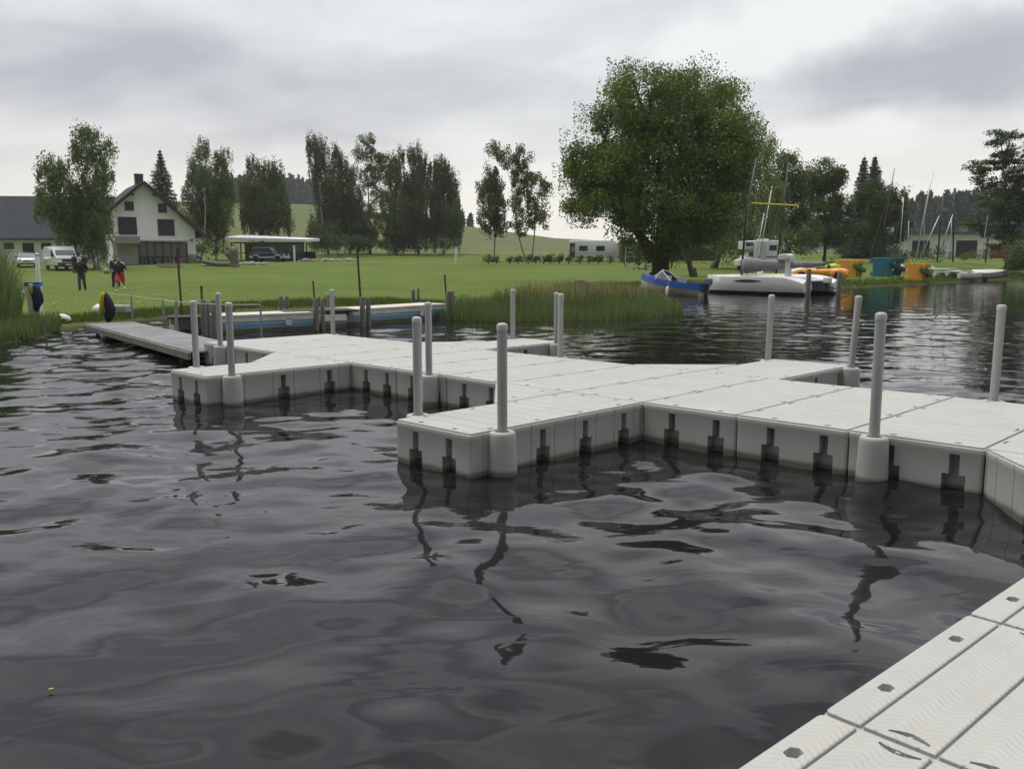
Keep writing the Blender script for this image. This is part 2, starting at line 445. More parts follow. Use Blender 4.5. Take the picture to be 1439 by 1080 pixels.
L(nt3, bw.outputs[0], b3.inputs['Normal'])
water = grid_mesh('water', axis(-890, 890, -11, 11, .06, 1.035), axis(-550, 240, 0.5, 17, .05, 1.03), water_z, wm)
tag(water, kind='structure')
# ------------------------------------------------------------------ floating dock
DO = Vector((1.316, 8.808, 0)); DA = R(-44.5)
DU = Vector((math.cos(DA), math.sin(DA), 0)); DV = Vector((-math.sin(DA), math.cos(DA), 0))
H0 = .387
def D2W(u, v, z=0): return DO + DU*u + DV*v + Vector((0,0,z))

def float_mat(name, base, wave):
    m, nt, b = nodes_of(name)
    tc = N(nt, 'ShaderNodeTexCoord'); src = tc.outputs['Object']
    geo = N(nt, 'ShaderNodeNewGeometry')
    n1 = N(nt, 'ShaderNodeTexNoise', Scale=2.2, Detail=8.0, Roughness=.7); L(nt, geo.outputs['Position'], n1.inputs['Vector'])
    r1 = N(nt, 'ShaderNodeMapRange'); r1.inputs['From Min'].default_value = .35; r1.inputs['From Max'].default_value = .7
    r1.inputs['To Min'].default_value = 1.03; r1.inputs['To Max'].default_value = .9; L(nt, n1.outputs['Fac'], r1.inputs['Value'])
    mx = N(nt, 'ShaderNodeMix', data_type='RGBA', blend_type='MULTIPLY'); mx.inputs[0].default_value = 1; mx.inputs[6].default_value = (*base, 1); L(nt, r1.outputs[0], mx.inputs[7])
    # brownish dust marks and the algae line just above the water
    n2 = N(nt, 'ShaderNodeTexNoise', Scale=5.0, Detail=10.0, Roughness=.75); L(nt, geo.outputs['Position'], n2.inputs['Vector'])
    r2 = N(nt, 'ShaderNodeMapRange'); r2.inputs['From Min'].default_value = .5; r2.inputs['From Max'].default_value = .78; r2.inputs['To Max'].default_value = .5; L(nt, n2.outputs['Fac'], r2.inputs['Value'])
    m2 = N(nt, 'ShaderNodeMix', data_type='RGBA'); L(nt, r2.outputs[0], m2.inputs[0]); L(nt, mx.outputs[2], m2.inputs[6]); m2.inputs[7].default_value = (.40,.37,.30,1)
    sp = N(nt, 'ShaderNodeSeparateXYZ'); L(nt, geo.outputs['Position'], sp.inputs[0])
    ad = N(nt, 'ShaderNodeMath', operation='MULTIPLY_ADD'); ad.inputs[1].default_value = -.05; L(nt, n1.outputs['Fac'], ad.inputs[0]); L(nt, sp.outputs[2], ad.inputs[2])
    r3 = N(nt, 'ShaderNodeMapRange'); r3.interpolation_type = 'SMOOTHSTEP'; r3.inputs['From Min'].default_value = .0; r3.inputs['From Max'].default_value = .05; r3.inputs['To Min'].default_value = .9; r3.inputs['To Max'].default_value = 0; L(nt, ad.outputs[0], r3.inputs['Value'])
    m3 = N(nt, 'ShaderNodeMix', data_type='RGBA'); L(nt, r3.outputs[0], m3.inputs[0]); L(nt, m2.outputs[2], m3.inputs[6]); m3.inputs[7].default_value = (.10,.095,.06,1)
    L(nt, m3.outputs[2], b.inputs['Base Color']); b.inputs['Roughness'].default_value = .55
    if wave:
        # moulded anti-slip relief: wavy ribs across the planks
        so_ = N(nt, 'ShaderNodeSeparateXYZ'); L(nt, src, so_.inputs[0])
        def mth(op, a, b2=None, c=None):
            n = N(nt, 'ShaderNodeMath', operation=op)
            for i, v in enumerate((a, b2, c)):
                if v is None: continue
                if isinstance(v, (int, float)): n.inputs[i].default_value = v
                else: L(nt, v, n.inputs[i])
            return n.outputs[0]
        n4 = N(nt, 'ShaderNodeTexNoise', Scale=7.0, Detail=2.0); L(nt, src, n4.inputs['Vector'])
        jit = mth('MULTIPLY', n4.outputs['Fac'], .03)
        wob = mth('MULTIPLY', mth('SINE', mth('MULTIPLY', so_.outputs[0], 2*math.pi/.125)), .020)
        yy_ = mth('ADD', mth('ADD', so_.outputs[1], wob), jit)
        rib = mth('SINE', mth('MULTIPLY', yy_, 2*math.pi/.031))
        rp = mth('POWER', mth('MULTIPLY_ADD', rib, .5, .5), 2.5)
        bp = N(nt, 'ShaderNodeBump', Strength=.75, Distance=.0032); L(nt, rp, bp.inputs['Height'])
        L(nt, bp.outputs[0], b.inputs['Normal'])
    else:
        n4 = N(nt, 'ShaderNodeTexNoise', Scale=60.0, Detail=3.0); L(nt, src, n4.inputs['Vector'])
        bp = N(nt, 'ShaderNodeBump', Strength=.15, Distance=.004); L(nt, n4.outputs['Fac'], bp.inputs['Height']); L(nt, bp.outputs[0], b.inputs['Normal'])
    return m
FBASE = (.40,.398,.37)
M_top = float_mat('dock_plastic_ribbed', FBASE, True)
M_side = float_mat('dock_plastic_smooth', FBASE, False)
M_pipe = mat('grey_pvc_pipe', (.36,.363,.346), .45, .08, 3, dirt=(.24,.23,.2), dirt_amt=.4, stretch=(4,4,.6))
M_bolt = mat('stainless_bolt', (.62,.62,.6), .25, .1, 20, metal=1)
M_hole = mat('dock_hole_shade', (.2,.2,.185), .7, .15, 20)

def clip_poly(poly, nx, ny, d):
    """keep the part of a convex polygon with nx*x+ny*y <= d"""
    out = []
    for i in range(len(poly)):
        a, b = poly[i], poly[(i+1) % len(poly)]
        da, db = nx*a[0]+ny*a[1]-d, nx*b[0]+ny*b[1]-d
        if da <= 0: out.append(a)
        if (da < 0 < db) or (db < 0 < da):
            t = da/(da-db); out.append((a[0]+(b[0]-a[0])*t, a[1]+(b[1]-a[1])*t))
    return out
def inset_convex(poly, e):
    n = len(poly); res = list(poly)
    for i in range(n):
        a, b = poly[i], poly[(i+1) % n]
        dx, dy = b[0]-a[0], b[1]-a[1]; l = math.hypot(dx, dy)
        if l < 1e-6: continue
        nx, ny = dy/l, -dx/l
        res = clip_poly(res, nx, ny, nx*a[0]+ny*a[1]-e)
        if len(res) < 3: return []
    return res
def rounded(poly, r, k=4):
    out = []; n = len(poly)
    for i in range(n):
        p0, p1, p2 = Vector(poly[i-1]).to_2d(), Vector(poly[i]).to_2d(), Vector(poly[(i+1) % n]).to_2d()
        a, b = (p0-p1).normalized(), (p2-p1).normalized()
        ang = a.angle(b); t = min(r/math.tan(ang/2), (p0-p1).length*.4, (p2-p1).length*.4)
        s, e = p1+a*t, p1+b*t
        for j in range(k+1):
            q = j/k; m = (1-q)**2*s + 2*q*(1-q)*p1 + q*q*e
            out.append((m.x, m.y))
    return out

def float_unit(poly, parent, label=None, gdir='u', goff=0, gpitch=.2, pockets=None, holes=(), slots=(), ribs=None, name='float_module', ztop=H0, edge_strip=True):
    """one moulded float: walls with coupler pockets, planked top. poly is counter-clockwise"""
    gap = .006
    p = inset_convex([tuple(q) for q in poly], gap)
    rp = rounded(p, .03)
    n = len(rp); P = [Vector(q) for q in rp]
    cum = [0]
    for i in range(n): cum.append(cum[-1] + (P[(i+1) % n]-P[i]).length)
    # where is each pocket along the outline
    pk, rb = [], []
    np_ = len(p)
    def arc_at(q):
        best = (1e9, 0)
        for i in range(n):
            a, b = P[i], P[(i+1) % n]; d = b-a
            if d.length < 1e-9: continue
            t = max(0, min(1, (Vector(q)-a).dot(d)/d.dot(d))); dist = (a+d*t-Vector(q)).length
            if dist < best[0]: best = (dist, cum[i]+d.length*t)
        return best
    for q in (pockets or []):
        d_, s_ = arc_at(q)
        if d_ < .05: pk.append(s_)
    for q in (ribs or []):
        d_, s_ = arc_at(q)
        if d_ < .05: rb.append(s_)
    brk = set(round(c, 4) for c in cum[:-1])
    wide, nar = .088, .026
    for s_ in pk:
        for o in (-wide, -nar*1.5, nar*1.5, wide): brk.add(round(s_+o, 4))
    for s_ in rb:
        for o in (-.004, .004): brk.add(round(s_+o, 4))
    brk = sorted(brk); T = cum[-1]
    def at_s(s_):
        s_ %= T
        for i in range(n):
            if cum[i] <= s_+1e-9 <= cum[i+1]+1e-9:
                a, b = P[i], P[(i+1) % n]; l = cum[i+1]-cum[i]
                return a + (b-a)*((s_-cum[i])/l if l > 1e-9 else 0)
        return P[0]
    def nrm_s(s_):
        a, b = at_s(s_-.012), at_s(s_+.012); d = (b-a).normalized(); return Vector((d.y, -d.x))
    ZB = [-.25, ztop-.235, ztop-.075, ztop-.06, ztop-.034, ztop-.018, ztop-.0105]
    off = [-.0, 0, 0, .004, .005, .002, -.006]      # outward offset at each height: a soft lip round the top
    def dep(sm, zi):
        for s_ in pk:
            o = abs(sm - s_)
            if zi == 0 and o < wide: return .11
            if zi == 1 and o < nar*1.5 : return .11
        for s_ in rb:
            if abs(sm-s_) < .004 and zi <= 4: return .012
        return 0
    mb = MB(); K = len(brk)
    cols = [(brk[i], brk[i+1] if i+1 < K else brk[0]+T) for i in range(K)]
    def pt(s_, z, o, d): 
        q = at_s(s_) + nrm_s(s_)*(o-d); return (q.x, q.y, z)
    nz = len(ZB)-1
    dm = [[dep((a+b)/2, j) for j in range(nz)] for a, b in cols]
    for i, (a, b) in enumerate(cols):
        if b-a < 1e-5: continue
        for j in range(nz):
            d = dm[i][j]; z0, z1 = ZB[j], ZB[j+1]
            mb.add([pt(a,z0,off[j],d), pt(b,z0,off[j],d), pt(b,z1,off[j+1],d), pt(a,z1,off[j+1],d)], [(0,1,2,3)])
            d2 = dm[(i+1) % len(cols)][j]
            if d2 != d:
                mb.add([pt(b,z0,off[j],d), pt(b,z0,off[j],d2), pt(b,z1,off[j+1],d2), pt(b,z1,off[j+1],d)], [(0,1,2,3)])
            if j < nz-1 and dm[i][j+1] != d:
                d3 = dm[i][j+1]
                mb.add([pt(a,z1,off[j+1],d), pt(b,z1,off[j+1],d), pt(b,z1,off[j+1],d3), pt(a,z1,off[j+1],d3)], [(0,1,2,3)])
    body = mb.build(name, M_side, parent)
    bm = bmesh.new(); bm.from_mesh(body.data); bmesh.ops.remove_doubles(bm, verts=bm.verts, dist=.0008); bmesh.ops.recalc_face_normals(bm, faces=bm.faces); bm.to_mesh(body.data); bm.free()
    body.data.polygons.foreach_set('use_smooth', [True]*len(body.data.polygons)); body.data.set_sharp_from_angle(angle=R(28))
    if label: body['label'] = label
    # planked top
    tp = MB()
    top = inset_convex(p, .007); top = rounded(top, .022, 3)
    lo = min((q[1] if gdir == 'u' else q[0]) for q in top); hi = max((q[1] if gdir == 'u' else q[0]) for q in top)
    cuts = [c for c in (goff + gpitch*k for k in range(-80, 80)) if lo+.05 < c < hi-.05]
    ed = [lo-1] + cuts + [hi+1]
    gw = .0055
    for a, b in zip(ed[:-1], ed[1:]):
        if gdir == 'u': q = clip_poly(clip_poly(top, 0, 1, b-gw), 0, -1, -(a+gw))
        else: q = clip_poly(clip_poly(top, 1, 0, b-gw), -1, 0, -(a+gw))
        q2 = []
        for w in q:
            if not q2 or (Vector(w)-Vector(q2[-1])).length > 1e-4: q2.append(w)
        if len(q2) > 2 and (Vector(q2[0])-Vector(q2[-1])).length < 1e-4: q2.pop()
        if len(q2) < 3: continue
        inn = inset_convex(q2, .004)
        if len(inn) < 3: continue
        def inside(c): 
            for i in range(len(inn)):
                x1, y1 = inn[i]; x2, y2 = inn[(i+1) % len(inn)]
                if (x2-x1)*(c[1]-y1)-(y2-y1)*(c[0]-x1) < .0: return False
            return True
        hs = []
        for hpoly in list(holes) + list(slots):
            if all(inside(c) for c in hpoly): hs.append(hpoly)
        zt = ztop + .0035
        tp.holed(inn, hs, zt)
        m_ = len(inn)
        # bevelled rim and groove wall
        if len(inn) == len(q2):
            tp.add([(x, y, zt) for x, y in inn] + [(x, y, zt-.003) for x, y in q2] + [(x, y, ztop-.012) for x, y in q2],
               [(i, (i+1)%m_, m_+(i+1)%m_, m_+i) for i in range(m_)] + [(m_+i, m_+(i+1)%m_, 2*m_+(i+1)%m_, 2*m_+i) for i in range(m_)])
        else:
            tp.add([(x, y, zt) for x, y in inn] + [(x, y, ztop-.012) for x, y in inn], [(i, (i+1)%m_, m_+(i+1)%m_, m_+i) for i in range(m_)])
        for h in hs:
            k = len(h); tp.add([(x, y, zt) for x, y in h] + [(x*.94+sum(q[0] for q in h)/k*.06, y*.94+sum(q[1] for q in h)/k*.06, ztop-.035) for x, y in h],
                [(i, (i+1)%k, k+(i+1)%k, k+i) for i in range(k)] + [tuple(range(k, 2*k))])
    o2 = tp.build('deck_planks', M_top, body)
    # groove floor is cut by the holes too
    fl = MB(); fl.holed(top, [h for h in list(holes)+list(slots) if True and all(_in(top, c) for c in h)], ztop-.0115); fl.build('groove_floor', M_side, body)
    return body
def _in(poly, c):
    for i in range(len(poly)):
        x1, y1 = poly[i]; x2, y2 = poly[(i+1) % len(poly)]
        if (x2-x1)*(c[1]-y1)-(y2-y1)*(c[0]-x1) < 0: return False
    return True
def hexhole(u, v, a=.032, b=.021, rot=0):
    out = []
    for x, y in ((-a,0),(-a*.6,-b),(a*.6,-b),(a,0),(a*.6,b),(-a*.6,b)):
        out.append((u + x*math.cos(rot)-y*math.sin(rot), v + x*math.sin(rot)+y*math.cos(rot)))
    return out
def slot(u, v, l=.062, w=.010, bow=.016, rot=0):
    up, dn = [], []
    for i in range(7):
        t = -1 + i/3; x = l*t; y = bow*(1-t*t)-bow/2; ww = w*(1.5-.9*abs(t))
        up.append((x, y+ww)); dn.append((x, y-ww))
    pts = dn + up[::-1]
    return [(u + x*math.cos(rot)-y*math.sin(rot), v + x*math.sin(rot)+y*math.cos(rot)) for x, y in pts]

dock = thing('floating_dock', 'long pale grey plastic floating dock with side fingers across the lake', 'dock', DO, DA)
bolts = []
WV = 2.55
ucuts = [-9.4,-8.3,-7.15,-6.0,-5.0,-4.0,-3.0,-2.0,-1.0,0,1.06,2.12,3.18,4.12,5.15,6.2,7.25]
for i, (a, b) in enumerate(zip(ucuts[:-1], ucuts[1:])):
    w = b-a
    pockets = [(a+w*.33, 0), (a+w*.8, 0), (a+w*.33, WV), (a+w*.8, WV)]
    if i == 0: pockets += [(a, .5), (a, 1.2), (a, 1.9)]
    hs = [hexhole(a+w*.33, .075), hexhole(a+w*.8, .075), hexhole(a+w*.33, WV-.075), hexhole(a+w*.8, WV-.075)]
    sl = []
    for k in range(4):
        v = .36 + k*.61
        sl.append(slot(a+.05, v, rot=math.pi/2)); sl.append(slot(b-.05, v+.02, rot=-math.pi/2))
        bolts += [(a+.05, v), (b-.05, v+.02)]
    float_unit([(a,0),(b,0),(b,WV),(a,WV)], dock, pockets=pockets, holes=hs, slots=sl, gdir='u', goff=.022, gpitch=.2115)
def finger(u0, u1, v0, v1, cuts_v):
    """finger modules between v0 and v1 (v0 < v1), planks run across it"""
    w = u1-u0
    ed = [v0] + cuts_v + [v1]
    for a, b in zip(ed[:-1], ed[1:]):
        pockets, ribs, hs = [], [], []
        for k in range(int(round((b-a)/.62))):
            v = a + (k+.5)*(b-a)/max(1, int(round((b-a)/.62)))
            for u, s in ((u0, 1), (u1, -1)):
                pockets.append((u, v)); hs.append(hexhole(u+s*.075, v, rot=math.pi/2))
                ribs += [(u, v-.155), (u, v+.155)]
        for v in (a, b):
            pockets += [(u0+w*.28, v), (u0+w*.72, v)]
            s = 1 if v == a else -1
            hs += [hexhole(u0+w*.28, v+s*.075), hexhole(u0+w*.72, v+s*.075)]
        float_unit([(u0,a),(u1,a),(u1,b),(u0,b)], dock, pockets=pockets, ribs=ribs, holes=hs, gdir='u', goff=.04, gpitch=.196)
finger(-1.0, 0.0, -2.36, 0.0, [])
finger(-6.0, -5.0, -2.15, 0.0, [])
finger(-1.0, 0.14, WV, 4.55, [])
finger(-6.0, -4.98, WV, 4.5, [])
def gusset(u, v, du, dv):
    pl = [(u, v), (u+du, v), (u, v+dv)]
    ar = (pl[1][0]-pl[0][0])*(pl[2][1]-pl[0][1])-(pl[1][1]-pl[0][1])*(pl[2][0]-pl[0][0])
    if ar < 0: pl = [pl[0], pl[2], pl[1]]
    hx = [(u+du*.22, v+dv*.12), (u+du*.12, v+dv*.62)]
    mid = [(u+du*.5, v+dv*.5)]
    float_unit(pl, dock, pockets=mid, ribs=[(u+du*.68, v+dv*.32), (u+du*.32, v+dv*.68), (u+du*.86, v+dv*.14), (u+du*.14, v+dv*.86)], holes=[hexhole(*hx[0]), hexhole(*hx[1])], gdir='u', goff=.022, gpitch=.2115, name='corner_module')
gusset(-1.0, 0.0, -1.12, -1.12); gusset(-6.0, 0.0, -1.05, -1.0); gusset(-1.0, WV, -1.1, 1.05); gusset(-6.0, WV, -.8, 1.1)
gusset(4.12, 0.0, -.94, -1.12)
# the arm the camera stands on: planks run along it
AT = Matrix.Translation((4.19,-2.83,0)) @ Matrix.Rotation(R(-3.27),4,'Z') @ Matrix.Translation((-4.14,2.83,0))
NC = [0.0, -1.15, -2.32, -3.485, -4.645, -5.8, -6.96, -8.12]
ue0 = 4.135
for k, (b, a) in enumerate(zip(NC[:-1], NC[1:])):
    hs, pockets, ribs, sl = [], [], [], []
    for f_ in (.245, .74):
        v = b + (a-b)*f_
        hs += [hexhole(ue0+.075, v, .034, .022, rot=math.pi/2), hexhole(6.2-.075, v, rot=math.pi/2)]; pockets += [(ue0, v), (6.2, v)]
    for j in range(8):
        u = ue0 + .265 + j*.235
        sl += [slot(u, a+.052, rot=0), slot(u+.012, b-.052, rot=math.pi)]; bolts += [tuple((AT @ Vector((q_[0], q_[1], 0)))[:2]) for q_ in ((u, a+.052), (u+.012, b-.052))]
    fu = float_unit([(ue0,a),(6.2,a),(6.2,b),(ue0,b)], dock, pockets=pockets, holes=hs, slots=sl, gdir='v', goff=ue0+.135, gpitch=.2255)
    fu.matrix_basis = AT
bm_ = MB()
for u, v in bolts:
    bm_.lathe([(.015, H0-.034), (.015, H0-.008), (.011, H0-.002)], 8, Matrix.Translation((u, v, 0)))
    bm_.lathe([(.008, H0-.004), (.008, H0+.001)], 6, Matrix.Translation((u, v, 0)))
bo = bm_.build('coupler_bolts', M_bolt, dock)
bo['kind'] = 'stuff'
# post sleeves (part of the dock) and the posts driven through them
POSTS = [  # u, v, side direction, height above deck, lean, label
 (.055,-2.05,(1,0),.90,(0,0),'grey pipe post at the right front corner of the nearest dock finger'),
 (-1.085,-2.02,(-1,0),.90,(0,0),'grey pipe post at the left front corner of the nearest dock finger'),
 (2.37,-.075,(0,-1),1.0,(0,0),'tallest grey pipe post at the near edge of the dock walkway, right of centre'),
 (-3.23,-.075,(0,-1),.90,(0,0),'grey pipe post on the walkway edge just behind the nearest dock finger'),
 (-4.92,-1.85,(1,0),.90,(0,0),'grey pipe post at the right corner of the far left dock finger'),
 (-6.13,-1.72,(-1,0),.88,(0,0),'grey pipe post at the left corner of the far left dock finger'),
 (-8.66,-.06,(0,-1),.88,(0,0),'grey pipe post at the dock end beside the wooden gangway'),
 (-9.27,2.6,(0,1),.86,(0,0),'grey pipe post at the far dock corner in front of the blue pontoons'),
 (-6.0,4.25,(-1,0),.90,(0,0),'grey pipe post at the outer left corner of the short far finger by the reeds'),
 (-4.90,4.2,(1,0),.87,(0,0),'grey pipe post on the short far finger, half hidden by a nearer post'),
 (-3.42,2.625,(0,1),.93,(0,0),'grey pipe post on the far walkway edge standing in front of another post'),
 (-1.02,4.42,(-1,0),.93,(.02,0),'slightly leaning grey post on the far right finger, in front of the white catamaran'),
 (.22,4.38,(1,0),.95,(.055,0),'most tilted grey post, right end of the far right finger'),
 (2.48,2.625,(0,1),.97,(.01,0),'rightmost grey pipe post, on the far walkway edge'),
]
M_sleeve = M_side
for (u, v, sd2, hh, lean, lab) in POSTS:
    sm = MB(); prof = []
    r = .118; K2 = 18
    def ring(z, rr, ext):
        out = []
        for k in range(K2):
            a = 2*math.pi*k/K2; x, y = rr*math.cos(a), rr*math.sin(a)
            d = x*sd2[0]+y*sd2[1]
            if d < 0: x -= sd2[0]*d*0; y -= sd2[1]*d*0
            out.append((u+x, v+y, z))
        return out
    sm.loft([ring(-.3,.132,0), ring(0,.128,0), ring(.3,.117,0), ring(H0-.035,.114,0), ring(H0-.014,.110,0), ring(H0-.006,.100,0), ring(H0-.006,.062,0), ring(H0-.1,.06,0)], caps=False)
    sm.build('post_sleeve', M_sleeve, dock, smooth=True, autosm=50)
    w = D2W(u, v)
    t = thing('dock_post', lab, 'post', (w.x, w.y, 0), 0, 'grey pipe posts holding the floating dock')
    pr = .0425; top = H0+hh
    pm = MB(); base = Vector((0,0,-1.2)); tl = Vector((lean[0]*1.0, lean[1], 0))
    def P_(z): return Vector((lean[0]*(z-H0), lean[1]*(z-H0), z))
    pm.tube([P_(-1.2), P_(top-.05)], pr, 18)
    pm.build('pipe', M_pipe, t, smooth=True, autosm=50)
    cm = MB(); c0 = P_(top-.05)
    cm.lathe([(pr+.003, -.012), (pr+.0035, .035), (pr-.006, .048), (pr-.022, .054)], 18, Matrix.Translation(c0))
    cm.build('cap', M_pipe, t, smooth=True, autosm=50)
# ------------------------------------------------------------------ trees and shrubs
M_bark = mat('bark_brown', (.075,.062,.048), .9, .35, 3, bump=.6, bscale=14, stretch=(6,6,1))
M_birchbark = mat('birch_bark', (.36,.35,.32), .85, .2, 4, dirt=(.04,.036,.03), dirt_amt=.9, stretch=(2,2,5))
LF_willow = leaf_mat('willow_leaves', (0.076,0.116,0.024), (0.133,0.195,0.037), (0.221,0.285,0.061), .3, .22)
LF_willow2 = leaf_mat('pale_willow_leaves', (0.122,0.176,0.037), (0.177,0.238,0.050), (0.254,0.310,0.077), .35, .3)
LF_birch = leaf_mat('birch_leaves', (0.066,0.090,0.030), (0.105,0.136,0.044), (0.169,0.195,0.067), .28, .3)
LF_birch2 = leaf_mat('birch_leaves_fresh', (0.079,0.116,0.030), (0.124,0.166,0.044), (0.193,0.232,0.071), .3, .3)
LF_dark = leaf_mat('dark_leaves', (0.045,0.071,0.021), (0.076,0.108,0.028), (0.124,0.161,0.046), .25, .3)
LF_mid = leaf_mat('alder_leaves', (0.057,0.090,0.024), (0.100,0.145,0.034), (0.164,0.215,0.056), .3, .3)
LF_spruce = leaf_mat('spruce_needles', (0.031,0.050,0.024), (0.048,0.074,0.034), (0.076,0.104,0.046), .1, .4)
LF_rustspruce = leaf_mat('spruce_needles_brownish', (0.057,0.061,0.030), (0.093,0.087,0.044), (0.165,0.116,0.061), .1, .4)

def leaf_quads(cen, size, rng, droop=0.0, aspect=.5):
    n = len(cen)
    a = rng.normal(size=(n,3)); a[:,2] -= droop*1.5; a /= np.linalg.norm(a, axis=1)[:,None]
    b = rng.normal(size=(n,3)); b -= a*np.sum(a*b, axis=1)[:,None]; b /= np.linalg.norm(b, axis=1)[:,None]
    s = size*(.6+.8*rng.rand(n))[:,None]
    a = a*s*.5; b = b*s*.5*aspect
    V = np.stack([cen-a, cen-a*.1+b, cen+a, cen-a*.1-b], axis=1).reshape(-1,3)
    return V, np.arange(n*4).reshape(n,4)

def limb(mb, p0, p1, r0, r1, rng, wob=.06, sag=0., n=6, k=7):
    p0, p1 = Vector(p0), Vector(p1); Ln = (p1-p0).length; pts, rad = [], []
    o = [Vector(rng.normal(size=3))*Ln*wob for _ in range(2)]
    for i in range(n+1):
        t = i/n
        q = p0.lerp(p1, t) + o[0]*math.sin(t*math.pi)*.8 + o[1]*math.sin(2*math.pi*t)*.4 + Vector((0,0,1))*sag*Ln*math.sin(t*math.pi)
        pts.append(q); rad.append(r0 + (r1-r0)*t**.8)
    mb.tube(pts, rad, k)
    return pts

def tree(name, label, cat, base_px, Y, lobes, dens, leafm, barkm, seed, leaf=.2, tr=.22, clus=.55, aniso=(1,1,1), droop=0., shell=.35, group=None, fork=None, trunks=None, per=38, depth=1.0, aspect=.5, clusters_z=-0.0, lit_twigs=True, twig=.02):
    """lobes: (px, py, rx, ry) of each part of the crown in the photograph, set at the tree's own distance"""
    rng = np.random.RandomState(seed)
    g = G(base_px, Y)
    t = thing(name, label, cat, g, 0, group)
    m = Y/F*1.0097
    Ls = []
    for i, l in enumerate(lobes):
        if group and 'dark row' in group: l = (l[0], l[1], l[2]*(1.34 if l[1] > 285 else 1.10), l[3]*1.04)
        c = W(l[0], l[1], Y) - g
        ry = l[2]*m*depth
        off = (rng.rand()-.5)*2*ry*.8 if i else 0
        if len(l) > 4: off = l[4]
        Ls.append((Vector((c.x, off, c.z)), l[2]*m, ry, l[3]*m))
    mb = MB()
    toplobe = max(Ls, key=lambda q: q[0].z)
    trunk_specs = trunks or [(0, 0, toplobe[0].x, toplobe[0].z + toplobe[3]*.5)]
    tp = []
    for q_ in trunk_specs:
        bx, by, ex, ez = q_[:4]; z_ = q_[4] if len(q_) > 4 else -.3
        tp.append(limb(mb, (bx, by, z_), (ex, by*1.5, ez), tr*(1 if len(trunk_specs) == 1 else .8), tr*.12, rng, .025, 0, 12, 10))
    # root flare
    for q_ in trunk_specs:
        bx, by, ex, ez = q_[:4]
        if len(q_) > 4: continue
        mb.tube([(bx,by,-.3),(bx,by,.15),(bx+(ex-bx)*.05,by,.7)], [tr*1.35,tr*1.1,tr*.8], 10)
    cen = []
    for (c, rx, ry, rz) in Ls:
        ncl = max(3, int(dens*rx*rz*4))
        # limb from the trunk into this lobe
        best = None
        for pts in tp:
            for q in pts[2:]:
                d = (q - c); cost = d.length + max(0, (q.z - (c.z - .5*math.hypot(c.x-q.x, c.y-q.y))))*1.5
                if best is None or cost < best[0]: best = (cost, q)
        q0 = best[1]
        lp = limb(mb, q0, c + Vector((0,0,rz*.35)), max(tr*.38, .03), max(tr*.08, .012), rng, .08, .05, 7, 6) if (q0-c).length > .4 else [q0, c]
        for _ in range(ncl):
            d = rng.normal(size=3); d /= np.linalg.norm(d)
            u = shell + (1-shell)*rng.rand()**.6
            p = np.array([c.x + d[0]*rx*u, c.y + d[1]*ry*u, c.z + d[2]*rz*u])
            if rng.rand() < .55:
                k0 = lp[rng.randint(max(1, len(lp)//3), len(lp))]
                limb(mb, k0, Vector(p), twig, .006, rng, .1, .04, 3, 4)
            k = max(6, int(per*(.5+rng.rand())))
            cs = clus*(.6+.8*rng.rand())
            pts = np.clip(rng.normal(size=(k,3)), -1.7, 1.7)*np.array(aniso)*cs*.5 + p
            if clusters_z: pts[:,2] -= np.abs(rng.normal(size=k))*clusters_z*(.3+rng.rand())
            cen.append(pts)
    mb.build('trunk', barkm, t, smooth=True)
    cen = np.vstack(cen)
    cen = cen[cen[:,2] > .25]
    V, Q = leaf_quads(cen, leaf, rng, droop, aspect)
    np_mesh('crown', V, Q, leafm, t)
    return t

# --- the big willow on the bank
BW = [(925+(q[0]-925)*.9, 330+(q[1]-330)*.93, q[2]*.9, q[3]*.9) for q in [(925,250,112,120),(1000,215,68,95),(860,175,52,60),(905,135,60,50),(965,118,58,38),(1020,140,45,45),(1045,165,22,35),(820,240,40,60),(812,275,36,34),(852,280,48,32),(940,300,62,34),(1000,300,60,50),(1048,270,32,60),(880,95,26,16),(985,95,28,16),(1035,110,20,16),(800,215,22,26),(1055,225,22,40),(880,225,60,70),(950,190,60,70)]]
tree('willow_tree','huge broad round willow with dark furrowed trunk on the bank behind the blue motorboat','tree',925,60,BW,1.45,LF_willow,M_bark,5,leaf=.17,tr=.58,clus=1.0,aniso=(1,1,.8),shell=.42,per=300,depth=.95,
     trunks=[(-.12,0,-.3,9.0),(.38,.1,.9,8.2),(-.3,0,-3.6,7.0,1.5),(.35,-.1,3.8,8.4,2.2),(.1,.3,.5,9.0,2.0)],twig=.035)
tree('willow_tree','pale green drooping willow on the right flank of the huge round willow','tree',1003,92,[(1055,300,34,60),(1075,240,24,40),(1070,205,20,26),(1085,290,20,55),(1030,330,30,32),(1000,322,30,26)],2.1,LF_willow2,M_bark,6,leaf=.2,tr=.34,clus=.75,aniso=(.8,.8,1.3),droop=1.2,shell=.35,per=100,clusters_z=.6)
tree('willow_tree','leaning shaded tree trunk with low dark crown right behind the huge round willow','tree',975,72,[(965,310,34,30),(985,290,30,34),(950,290,30,30)],1.6,LF_dark,M_bark,8,leaf=.24,tr=.28,clus=.8,per=90,trunks=[(0,0,-1.4,5.5)])
